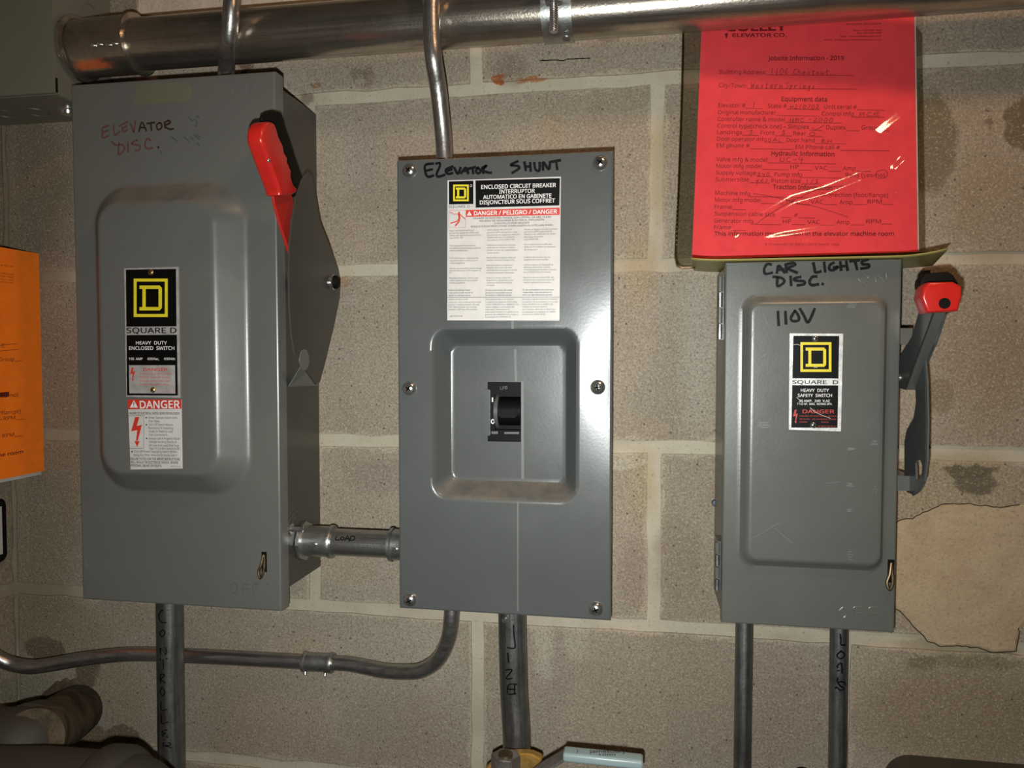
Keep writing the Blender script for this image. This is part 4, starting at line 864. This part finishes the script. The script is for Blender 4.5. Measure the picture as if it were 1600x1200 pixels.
# load conduit between left and middle boxes
a, b_ = at(473, 846, .050), at(628, 850, .050); a.x = LX1-.002; b_.z = a.z = (a.z+b_.z)/2; b_.x = MX0+.006
ld = thing('load_conduit', 'short level steel conduit joining the left switch box to the breaker box', 'conduit'); mktube('tube', EMTH, ld, [a, b_], R1, 32)
ax = Vector((1, 0, 0)); cyc = Cyl(a, ax, R1)
k1 = coll('connector', FIT, ld, (at(472, 846, .05).x, a.y, a.z), ax, at(522, 846, .05).x-at(472, 846, .05).x, R1+.0022, .0015); k2 = coll('connector', FIT, ld, (at(611, 850, .05).x, a.y, a.z), ax, .020, R1+.0022, .0015)
mklathe('locknut', FIT, ld, (LX1+.0003, a.y, a.z), ax, [(0, R1+.0075), (.003, R1+.0075), (.0035, R1+.003)], 8)
sidescrew(k1, Cyl(a, ax, R1+.002), (491, 851), .0030); sidescrew(k2, Cyl(a, ax, R1+.002), (617, 859), .0030)
hb = at(441, 826, .098); 
mklathe('bolt', CHROME, sw, (LX1-.002, -.082, at(450, 826, .082).z), ax, [(0, .0065), (.004, .0065), (.0042, .0032), (.017, .0032), (.0175, .002)], 6)
pr = Print(cyc); c = lambda pts: crop(400, 780, 6.667, pts)
for s_ in ([(838, 385), (830, 422), (872, 424)], [(898, 392), (880, 410), (902, 428), (920, 408), (898, 392)], [(925, 432), (955, 385), (975, 437)], [(935, 412), (970, 412)], [(988, 390), (985, 430), (1030, 415), (1020, 388), (988, 390)]): pr.stroke(c(s_), .0011)
pr.done('marker_lettering', INK, ld)
# line conduit below middle box
a, b_ = at(800, 962, .055), at(807, 1190, .055); b_ = a+(b_-a)*1.06; a.z = MZ0+.004
ln = thing('line_conduit', 'vertical steel conduit below the middle breaker box, standing on the brass valve', 'conduit'); pth = crom([a, at(801, 1010, .055), at(803, 1080, .053), at(807, 1150, .053), b_], 8)
bm = bmesh.new(); tube(bm, pth, R1, 32); link('tube', bm, EMTD, ln, True)
k1 = coll('connector', FIT, ln, (a.x, a.y, MZ0-.006), (0, 0, 1), .014, R1+.0025, .0016); sidescrew(k1, Cyl(a, (0, 0, 1), R1+.0025), (789, 968), .0026)
pr = Print(Cyl(at(800, 962, .055), at(803, 1080, .055)-at(800, 962, .055), R1+.0004)); c = lambda pts: crop(600, 780, 2.857, pts)
for s_ in ([(578, 562), (580, 610), (584, 662), (550, 662)], [(553, 686), (556, 728)], [(545, 762), (572, 762), (545, 800), (572, 800)], [(592, 826), (558, 828), (553, 868), (588, 868)], [(556, 848), (585, 848)], [(583, 828), (582, 866)]): pr.stroke(c(s_), .0016)
pr.done('marker_lettering', INK, ln)
# two conduits under the right box
def vert(name, label, x0, x1, d, mat):
    a, b_ = at(x0, 985, d), at(x1, 1195, d); b_ = a+(b_-a)*1.9; a.z = RZ0+.006; t = thing(name, label, 'conduit'); mktube('tube', mat, t, [a, b_], RC, 24); return t, a, b_
t1, a, b_ = vert('thin_conduit', 'plain thin steel conduit under the right safety switch, the left one of two', 1162.5, 1159.5, .05, EMTD)
t2, a, b_ = vert('thin_conduit', 'thin steel conduit under the right safety switch with black handwriting on it', 1310.5, 1308, .05, EMTD)
pr = Print(Cyl(a, b_-a, RC)); c = lambda pts: crop(1100, 960, 5, pts)
for s_ in ([(1065, 155), (1068, 200), (1070, 235), (1102, 238)], [(1070, 285), (1040, 320), (1068, 347), (1097, 315), (1070, 285)], [(1042, 440), (1085, 425), (1040, 410), (1072, 380), (1078, 458)], [(1045, 495), (1042, 525), (1062, 555), (1095, 575), (1102, 540), (1075, 525), (1045, 530)], [(1025, 575), (1040, 570), (1060, 590), (1090, 585)]): pr.stroke(c(s_), .0017)
pr.done('marker_lettering', INK, t2)

# ---------- brass valve with blue-sleeved lever, bottom centre
va = thing('ball_valve', 'brass ball valve with pale blue sleeved lever at the bottom below the middle box', 'valve')
DV = .075; ctr = at(806, 1208, .055)
mklathe('valve_body', CASTB, va, (ctr.x, -.055, ctr.z-.075), (0, 0, 1), [(0, .020), (.022, .021), (.026, .028), (.045, .031), (.064, .028), (.068, .0225), (.074, .0225), (.082, .0195)], 8)
mkprism('bonnet', CASTB, va, [at(x, y, .098) for x, y in ((755, 1206), (770, 1192), (800, 1178), (828, 1178), (848, 1187), (825, 1215), (770, 1220))], (0, .012, 0), bev=.002)
nc = at(790, 1194, .112); 
mkprism('packing_nut', STEEL, va, [nc+Vector((.0155*math.cos(k*math.pi/3), .014*math.sin(k*math.pi/3), .010)) for k in range(6)], (0, 0, -.026), bev=.001)
mklathe('stem', OLDB, va, nc+Vector((0, 0, .0085)), (0, 0, 1), [(0, .0075), (.003, .0075), (.0035, 0)], 16)
def flat(name, mat, pxs, d, th, bev=.0006): return mkprism(name, mat, va, [at(x, y, d) for x, y in pxs], (0, th, 0), bev=bev)
q1, q2, q3 = at(812, 1222, .118), at(845, 1203, .140), at(884, 1184, .147)
bm = bmesh.new(); W3 = [Vector((q.x, 0, q.z)) for q in (at(775, 1228, .112), q1, q2, q3)]; D3 = [(-.118, -.100), (-.128, -.108), (-.146, -.124), (-.1465, yk_-.001 if False else -.126)]
rg = [[bm.verts.new((p.x, y, p.z+z)) for y, z in ((dd[0], -.0035), (dd[1], -.0035), (dd[1], .0), (dd[0], .0))] for p, dd in zip(W3, D3)]
for A_, B_ in zip(rg, rg[1:]):
    for k in range(4): bm.faces.new((A_[k], A_[(k+1) % 4], B_[(k+1) % 4], B_[k]))
bm.faces.new(rg[0]); bm.faces.new(rg[-1]); link('lever', bm, STEEL, va, True)
dF = .150; zt_ = at(942, 1183, dF).z; zb2 = at(942, 1198, dF).z; xa_, xb_ = at(879, 1184, dF).x, at(1005, 1186, dF).x
r_ = ray((942, 1169)); yk = (CAM+r_*((zt_-CAM.z)/r_.z)).y
sec = rrect(-dF, yk, zb2, zt_, min(.0032, (zt_-zb2)*.42), 4)
LV = rprism('lever_sleeve', BLUE, va, [Vector((xa_, y, z)) for y, z in sec], (xb_-xa_, 0, -(xb_-xa_)*.012), .0025)
pr = Print(Plane((xa_, 0, zt_+.0001), (.012, 0, 1)), .0003)
pr.text('Jamesbury', (921, 1176.6), (978, 1176.6), 4.6, .01); pr.text('1000', (935, 1181), (962, 1181), 2.6, .01); pr.stroke([(901, 1172), (903, 1174), (901, 1177)], .0006); pr.done('lettering', simple('brown print', (.05, .03, .03), .5), LV)

# ---------- bottom left: fat painted pipes
w0 = at(122, 1108, .0)
sp = mktube('wall_pipe_stub', STUB, None, [(w0.x, -.0005, w0.z), atX(100, 1124, -.700), at(50, 1156, .16)], .032, 28)
tag(sp, 'grimy brown pipe stub coming out of the broken wall hole, bottom left', 'pipe')
hole = patch('broken_hole_rim', STUB, [(84, 1066), (105, 1060), (128, 1063), (140, 1085), (143, 1110), (130, 1135), (105, 1150), (80, 1150), (62, 1130), (60, 1095)], .003, wb, 2.0, 4)
el = thing('elbow_pipe', 'dark painted pipe elbow in the bottom left corner of the photo', 'pipe')
mktube('bend', IRON, el, crom([at(58, 1154, .135), at(30, 1160, .15), at(5, 1163, .152), at(-30, 1163, .152), Vector((XL+.001, -.152, at(-30, 1163, .152).z-.002))], 6), .038, 28)
mklathe('collar', IRON, el, at(62, 1151, .13), at(28, 1162, .16)-at(62, 1151, .13), [(0, .033), (.002, .0395), (.02, .0395), (.022, .0375)], 28)
lp = thing('coupled_pipe', 'dark painted pipe with a wider coupling and bend, lowest at bottom left', 'pipe')
DL_ = .22; RL = .050
P = [Vector((XL+.001, -DL_, at(60, 1246, DL_).z+.001)), at(-60, 1240, DL_), at(60, 1246, DL_), at(150, 1254, DL_), at(185, 1257, DL_), at(205, 1268, DL_), at(216, 1295, DL_), at(220, 1360, DL_)]
mktube('bend', IRON, lp, crom(P, 8), RL-.004, 32)
ca, cb = at(150, 1256, DL_), at(205, 1261, DL_)
mklathe('coupling', IRON, lp, ca, cb-ca, [(-.004, RL-.006), (0, RL), (.006, RL+.004), (.024, RL+.004), (.032, RL), (.036, RL-.006)], 32)
# ---------- bottom right box top and black cap
jb = thing('junction_box', 'grey round-cornered box whose top just shows at the bottom right edge', 'box')
bm = bmesh.new(); A0 = at(1412, 1200, .09); zt = at(1500, 1188.5, .004).z; xl = at(1406, 1200, .05).x
pts = rrect(xl, xl+.24, zt-.18, zt, .026, 8); prism(bm, [Vector((x, -.09, z)) for x, z in pts], (0, .0894, 0)); bmesh.ops.triangulate(bm, faces=[f for f in bm.faces if len(f.verts) > 4]); link('body', bm, IRON, jb, True)
bm = bmesh.new(); pts = rrect(xl+.004, xl+.236, zt-.176, zt-.004, .023, 8); prism(bm, [Vector((x, -.094, z)) for x, z in pts], (0, .0045, 0)); bmesh.ops.triangulate(bm, faces=[f for f in bm.faces if len(f.verts) > 4]); link('cover', bm, GREY3, jb, True)
q = at(1253, 1213, .0); tag(mklathe('round_black_cap', BLACKR, None, (q.x, -.001, q.z), (0, -1, 0), [(0, .0115), (.012, .0115), (.018, .009), (.020, 0)], 20), 'small black round cap just showing at the bottom edge between two thin conduits', 'cap')  # black top of an unidentified fitting, modelled as a plain round cap
# ---------- wall screw
q = at(1117, 785); tag(mklathe('wall_screw', BLUS, None, (q.x, .001, q.z), (0, -1, 0), [(0, .004), (.004, .004), (.006, .0028), (.0062, 0)], 8), 'tiny blue-grey screw head in the wall left of the right switch box', 'screw')

# ---------- top left cabinet
XC = -.667; DC = .095; ZL = 1.8965
cb_ = thing('wall_cabinet', 'large olive grey metal cabinet in the top left corner, big tube enters its side', 'cabinet')
mkbox('body', CAB, cb_, XL+.0006, XC, -DC+.002, -.0006, ZL, 2.40, bev=.001)
mkbox('cover', CAB, cb_, XL+.002, XC+.0004, -DC-.001, -DC+.0025, ZL+.001, 2.39, bev=.0006)
for px in ((8, 177), (57, 175)):
    r_ = ray(px); t = (ZL-CAM.z)/r_.z; Q = CAM+r_*t
    bm = bmesh.new(); tube(bm, [Q+Vector((.0145*math.cos(a), .0145*math.sin(a), -.0002)) for a in (k*math.pi/16 for k in range(33))], .0006, 6); link('knockout_ring', bm, FIT, cb_, True)
r_ = ray((106, 171)); Q = CAM+r_*((ZL-CAM.z)/r_.z)
mklathe('knockout_plug', CHROME, cb_, Q, (0, 0, -1), [(0, .012), (.0015, .012), (.0025, .009), (.006, .008), (.0065, 0)], 20)
for zz_, yy_ in ((2.005, -.035), (1.905+.018, -.030)):
    bm = bmesh.new(); tube(bm, [Vector((XC+.0006, yy_+.016*math.cos(a), zz_+.016*math.sin(a))) for a in (k*math.pi/16 for k in range(33))], .0006, 6); link('knockout_ring', bm, CAB, cb_, True)
bm = bmesh.new(); s0 = atX(87.5, 133, XC+.0002); box(bm, XC-.001, XC+.0008, -DC+.001, -DC+.004, s0.z-.008, s0.z+.008); link('slot', bm, DARK, cb_)

# ---------- orange papers on the left wall
XO = -.777
ZT, ZB_ = atX(66, 397, XO).z, atX(63, 737, XO).z; yr = -.004
of = thing('orange_form', 'orange printed form over buff and white sheets hanging at the left edge', 'paper')
mkbox('sheet', ORNG, of, XO-.0006, XO, -.216, atX(65, 560, XO).y, ZB_, ZT)
mkbox('folder', BUFF, of, XO-.009, XO-.006, -.216, min(atX(72, 560, XO-.009).y, -.001), ZB_+.002, ZT-.006); mkbox('white_sheets', PAPG, of, XO-.006, XO-.0008, -.216, atX(61, 735, XO-.004).y, ZB_-.004, ZT-.02)
mkbox('backing_board', BUFF, of, XL+.001, XO-.009, -.20, -.02, ZB_+.02, ZT-.02)
SO = Plane((XO, 0, 0), (1, 0, 0)); pr = Print(SO)
def otext(t, x1, y, cap, bold=0, w=None): 
    if w is None: w = len(t)*cap*.72
    B, n = SO.hit((x1, y)); A, _ = SO.hit((x1-w, y-(x1-w-x1)*0)); 
    sl = (551-y)/(1004-x1); pr.text(t, (x1-w, y-w*sl), (x1, y), cap, bold)
for t, x1, y, cp, w in (('Bensenville, Illinois 60106', 20.5, 418, 2.6, 66), ('Phone: 630-766-7230', 20.5, 430.5, 2.6, 44), ('Fax: 630-766-7668', 20.5, 434.8, 2.6, 40), ('Web: www.colleyelevator.com', 20.5, 439, 2.2, 66), ('Email: info@colleyelevator.com', 20.5, 443, 2.2, 70)): otext(t, x1, y, cp, 0, w)
for t, x1, y, cp, w in (('Group', 22, 564, 5.8, 24), ('[yes/no]', 28, 619.5, 5.8, 34), ('[foot/flange]', 32, 645, 5.8, 56), ('RPM', 23.5, 655, 5.8, 18), ('RPM', 21.5, 681.5, 5.8, 18)): otext(t, x1, y, cp, .0, w)
otext('elevator machine room', 36, 708, 6, .02, 118)
for x0, y0, x1, y1 in ((-10, 540, 28, 537), (-10, 549, 28, 546), (23, 565, 34, 563.5), (24, 656, 38, 654.5), (22, 682.5, 35, 681), (-6, 656, 4, 655)): pr.stroke([(x0, y0), (x1, y1)], .0005, False)
pr.stroke([(-8, 619), (0, 617), (12, 616)], .006); hand(pr, 'MCE', (-14, 543), (8, 542), 5, .0005)
pr.done('print', ORNT, of)
# black rounded frame at the left edge
f0, f1 = atX(6, 776, XL), atX(6, 874, XL); bf = thing('black_wall_plate', 'black round-cornered frame on the left wall, half outside the photo', 'plate')
bm = bmesh.new(); pts = rrect(f0.y-.10, f0.y-.004, f1.z, f0.z, .010, 5); prism(bm, [Vector((XL+.0006, x, z)) for x, z in pts], (.006, 0, 0)); bmesh.ops.triangulate(bm, faces=[f for f in bm.faces if len(f.verts) > 4]); link('frame', bm, BLACKR, bf, True)
mkbox('inset', PAPG, bf, XL+.0066, XL+.0075, f0.y-.09, f0.y-.0115, f1.z+.01, f0.z-.01)

# ================================================================== PAPER IN SLEEVE
yc = thing('yellow_card', 'olive yellow card lying flat on top of the right switch box under the red form', 'card')
zy = RZ1+.0016
fl_ = [(at(1080, 404, .112).x, -.112), (at(1482, 391, .112).x, -.112)]; bk_ = [(at(1457, 412, .004).x, -.004), (at(1084, 424, .004).x, -.004)]
V = []; F = []; nx, ny = 24, 8
for j in range(ny+1):
    for i in range(nx+1):
        u, v = i/nx, j/ny; a = Vector(fl_[0]+(0,)).lerp(Vector(fl_[1]+(0,)), u); b__ = Vector(bk_[1]+(0,)).lerp(Vector(bk_[0]+(0,)), u); p = a.lerp(b__, v)
        lift = .006*max(0, (u-.80)/.2)**2*(1-v*.6)+.002*max(0, (.12-u)/.12)**2
        V.append((p.x, p.y, zy+lift))
for j in range(ny):
    for i in range(nx): a = j*(nx+1)+i; F.append((a, a+1, a+nx+2, a+nx+1))
o = link('card', (V, F), YEL, yc, True); m_ = o.modifiers.new('t', 'SOLIDIFY'); m_.thickness = .0009
fm = thing('red_form', 'red printed elevator form in a clear plastic sleeve standing above the right switch box', 'paper')
# bilinear sheet fixed by its corners
cor = {'bl': at(1081, 404, .050), 'br': at(1434, 392, .022), 'tl': at(1097, 42, .0265), 'tr': at(1429.5, 30, .003)}
nrm = (cor['br']-cor['bl']).cross(cor['tl']-cor['bl']).normalized()
if nrm.y > 0: nrm = -nrm
cen = (cor['bl']+cor['br']+cor['tl']+cor['tr'])/4
PS = Plane(cen, nrm)
print('sheet plane n', nrm, 'depths', [PS.hit(p)[0].y for p in ((1081, 404), (1434, 392), (1097, 42), (1430, 30), (1055, 418), (1447, 392))])
def sheet(name, mat, pxs, eps, parent, nx=2, ny=2, disp=None, smooth=True):
    TL, TR, BR_, BL_ = pxs; V = []; F = []
    for j in range(ny+1):
        for i in range(nx+1):
            u, v = i/nx, j/ny
            x = (TL[0]*(1-u)+TR[0]*u)*(1-v)+(BL_[0]*(1-u)+BR_[0]*u)*v; y = (TL[1]*(1-u)+TR[1]*u)*(1-v)+(BL_[1]*(1-u)+BR_[1]*u)*v
            q, n = PS.hit((x, y)); e_ = eps+(disp(x, y) if disp else 0); V.append(q+n*e_)
    for j in range(ny):
        for i in range(nx): a = j*(nx+1)+i; F.append((a, a+1, a+nx+2, a+nx+1))
    return link(name, (V, F), mat, parent, 'all' if smooth else False)
sheet('paper', PINK, [(1098.5, -12), (1428.5, -27), (1434, 393.5), (1081, 406)], 0, fm)
sheet('paper_edge', LABP, [(1428.5, 10), (1430.5, 10), (1436, 391.5), (1434, 391.5)], .0002, fm)
def seg_d(x, y, pts):
    best = 1e9; tt = 0; L = len(pts)-1
    for i in range(L):
        ax_, ay = pts[i]; bx_, by = pts[i+1]; dx, dy = bx_-ax_, by-ay; t = max(0, min(1, ((x-ax_)*dx+(y-ay)*dy)/(dx*dx+dy*dy))); d = math.hypot(x-ax_-t*dx, y-ay-t*dy)
        if d < best: best = d; tt = (i+t)/L
    return best, tt
RID = [([(1100, 385), (1150, 372), (1200, 345), (1240, 322), (1290, 308), (1340, 288), (1390, 262)], 10, .0042), ([(1100, 388), (1180, 380), (1260, 368), (1330, 358), (1400, 342)], 8, .0030),
       ([(1392, 296), (1398, 270), (1412, 254), (1422, 250)], 7, .0034), ([(1398, 298), (1410, 285), (1418, 268)], 6, .0026), ([(1395, 298), (1412, 304), (1425, 303)], 6, .0026), ([(1090, 404), (1120, 399), (1160, 396)], 6, .0024), ([(1368, 222), (1392, 202), (1418, 183)], 11, .0030)]
def waves(x, y):
    h = .0004*math.sin(x*.021+y*.013)+.0003*math.sin(y*.05+x*.008)
    for pts, s, a in RID:
        d, t = seg_d(x, y, pts)
        if d < s*3.2: h += a*math.exp(-d*d/(2*s*s)*1.4)*min(1, 5*t+.25, 5*(1-t)+.25)
    return h
sheet('sleeve_front', SLV, [(1068, -25), (1440, -40), (1446.5, 391), (1056, 416)], .0012, fm, 150, 170, waves)
sheet('sleeve_back', SLVB, [(1068, -25), (1440, -40), (1446.5, 392), (1056, 417)], -.0008, fm, 10, 10)
# rolled seam down the left side and round the lower corner
sm = [PS.hit(p)[0]+nrm*.0006 for p in ((1068, -20), (1066, 125), (1061, 270), (1055.5, 385), (1056, 408), (1062, 418), (1075, 419), (1086, 418))]
mktube('seam', film('seam film', (.60, .55, .45), .25), fm, crom(sm, 6), .0011, 8)
for xa, xb, n_ in ((1441.5, 1447, 60), (1063, 1056.5, 52)):
    s_ = Print(PS, .0016)
    for k in range(n_):
        t = .10+.9*k/n_; x = xa+(xb-xa)*t; y = -10+400*t; s_.rect(x-.5, y-.9, x+.5, y+.5)
    o = s_.done('stitch_marks', simple('stitch highlight', (.30, .25, .16), .3), fm)
b = Print(PS, .0004); c = lambda x, y: (1050+x/2.791, y/2.791)
def L(t, x0, x1, y0, y1=None, cap=6.2, bold=0.0): b.text(t, c(x0, y0), c(x1, y0 if y1 is None else y1), cap, bold)
def U(x0, y0, x1, y1): b.stroke([c(x0, y0), c(x1, y1)], .00045, False)
L('COLLEY', 236, 500, 136, 133, 13, .04); L('ELEVATOR CO.', 263, 500, 162, 161, 5.4, .03); b.poly([c(237, 172), c(245, 145), c(229, 147)])
L('Bensenville, Illinois 60106', 760, 913, 109, 108, 2.4, .01); L('Phone: 630-766-7230', 788, 912, 138, 136, 2.4, .01); L('Fax: 630-766-7668', 806, 912, 149, 147, 2.4, .01); L('Web:  www.colleyelevator.com', 733, 911, 163, 161, 2.4, .01); L('Email:  information@colleyelevator.com', 664, 911, 178, 177, 2.4, .01)
L('Jobsite Information - 2019', 418, 749, 264, 263, 6.6, .018)
L('Building Address:', 207, 410, 323, 325); U(412, 327, 794, 330); L('City/Town:', 204, 328, 380, 383); U(330, 386, 803, 389)
L('Equipment data', 477, 676, 441, 443, 6.6, .018)
L('Elevator #', 202, 320, 468, 468); U(322, 472, 393, 474); L('State #', 418, 500, 470, 471); U(502, 475, 642, 478); L('Unit serial #', 664, 805, 474, 476); U(806, 479, 927, 481)
L('Original manufacturer', 200, 453, 498, 500); U(455, 503, 642, 507); L('Control mfg', 653, 791, 504, 506); U(793, 511, 927, 512)
L('Controller name & model', 199, 491, 528, 530); U(493, 534, 740, 537)
L('Control type[check one] – Simplex', 198, 598, 557, 562); U(600, 568, 655, 569); L('Duplex', 672, 757, 564, 565); U(759, 570, 817, 571); L('Group', 826, 901, 565, 566); U(903, 571, 945, 571)
L('Landings', 196, 305, 585, 586); U(307, 590, 377, 591); L('Front', 386, 448, 588, 588); U(450, 592, 522, 593); L('Rear', 529, 585, 590, 590); U(587, 595, 658, 596)
L('Door operator mfg', 196, 412, 614, 617); U(414, 622, 488, 623); L('Door hand', 498, 622, 619, 621); U(624, 626, 758, 628)
L('EM phone #', 194, 338, 643, 644); U(340, 649, 530, 652); L('EM Phone call #', 538, 732, 649, 652); U(734, 656, 946, 658)
L('Hydraulic Information', 433, 708, 678, 682, 6.6, .018)
L('Valve mfg & model', 193, 414, 703, 706); U(416, 710, 712, 715)
L('Motor mfg model', 192, 391, 732, 734); U(393, 739, 507, 741); L('HP', 516, 552, 737, 737); U(554, 742, 612, 743); L('VAC', 622, 678, 741, 741); U(680, 747, 736, 747); L('Amp', 744, 800, 742, 743); U(802, 747, 865, 747)
L('Supply voltage', 191, 366, 761, 764); U(368, 769, 438, 771); L('Pump mfg', 446, 567, 769, 771); U(569, 774, 750, 777); L('Belts [yes/no]', 757, 926, 772, 773)
L('Submersible', 190, 336, 791, 792); U(338, 797, 425, 799); L('Piston size', 433, 561, 797, 798); U(563, 802, 645, 803)
L('Traction Information', 439, 698, 824, 830, 6.6, .018)
L('Machine mfg', 188, 340, 850, 853); U(342, 857, 640, 864); L('Connection [foot/flange]', 647, 941, 858, 860)
L('Motor mfg model', 187, 386, 880, 882); U(388, 887, 486, 889); L('HP', 498, 534, 885, 886); U(536, 890, 600, 891); L('VAC', 604, 660, 889, 889); U(662, 892, 718, 892); L('Amp', 729, 786, 890, 891); U(788, 892, 848, 892); L('RPM', 852, 914, 888, 888); U(916, 891, 963, 891)
L('Frame', 185, 261, 910, 911); U(263, 914, 321, 915); L('Suspension cable size', 186, 449, 940, 944); U(475, 949, 522, 950); L('#', 532, 548, 947, 947); U(550, 950, 624, 951)
L('Generator mfg', 184, 354, 970, 974); U(356, 978, 474, 980); L('HP', 483, 520, 975, 975); U(522, 979, 580, 980); L('VAC', 589, 645, 977, 977); U(647, 982, 704, 982); L('Amp', 716, 774, 977, 978); U(776, 981, 838, 981); L('RPM', 847, 911, 974, 974); U(913, 977, 959, 977)
L('Frame', 183, 258, 999, 1000); U(260, 1004, 322, 1005)
L('This information must remain in the elevator machine room', 184, 967, 1028, 1028, 6.2, .018); L('A STANDARD OF EXCELLENCE SINCE 1908', 405, 727, 1070, 1071, 3.1, .0)
b.done('print', PINKT, fm)
hn = Print(PS, .0007); HWW = .00045
for t, x0, y0, x1, y1, cp in (('1106', 425, 326, 508, 324, 9), ('Chestnut.', 525, 325, 705, 326, 8), ('Western', 340, 384, 485, 384, 9), ('Springs', 492, 384, 625, 388, 9), ('1', 345, 470, 368, 470, 8), ('H210702', 512, 474, 642, 474, 6), ('MCE', 810, 508, 908, 506, 6), ('HMC', 510, 532, 578, 532, 6), ('-2000', 590, 530, 705, 532, 6), ('3', 330, 588, 358, 588, 7), ('3', 470, 590, 500, 590, 7), ('0', 592, 592, 632, 592, 5.5), ('GAL', 414, 620, 482, 618, 6), ('RH', 645, 624, 700, 624, 5.5),
                              ('UC-4', 466, 706, 575, 706, 7), ('240', 368, 768, 428, 768, 5), ('yes', 362, 796, 422, 796, 10), ('1/3', 578, 800, 640, 802, 7)): hand(hn, t, c(x0, y0), c(x1, y1), cp, HWW)
hn.stroke([c(610, 558), c(625, 566), c(662, 547)], HWW); hn.stroke([c(x, y) for x, y in ((885, 768), (895, 748), (925, 742), (940, 760), (925, 775), (900, 778), (885, 768))], HWW)
hn.stroke([c(355, 845), c(430, 857), c(498, 872), c(560, 890), c(620, 900), c(700, 925), c(768, 948)], HWW); hn.stroke([c(365, 978), (c(410, 945)), c(480, 900), c(560, 860), c(640, 825), c(700, 815), c(745, 812)], HWW)
hn.done('handwriting', simple('pen on red', (.11, .004, .006), .6), fm)
for o in SC.objects:
    if o.parent and o.name.split('.')[0] in ('scratch', 'scuff', 'moulded_mark', 'paint_streak', 'print', 'smudge', 'stitch_marks', 'handwriting', 'marker_lettering', 'black_print', 'white_print', 'red_print', 'on_off_marks', 'embossed_off_mark', 'plaster_crack', 'lettering', 'embossed_lettering'): o['kind'] = 'stuff'
bpy.context.view_layer.update()
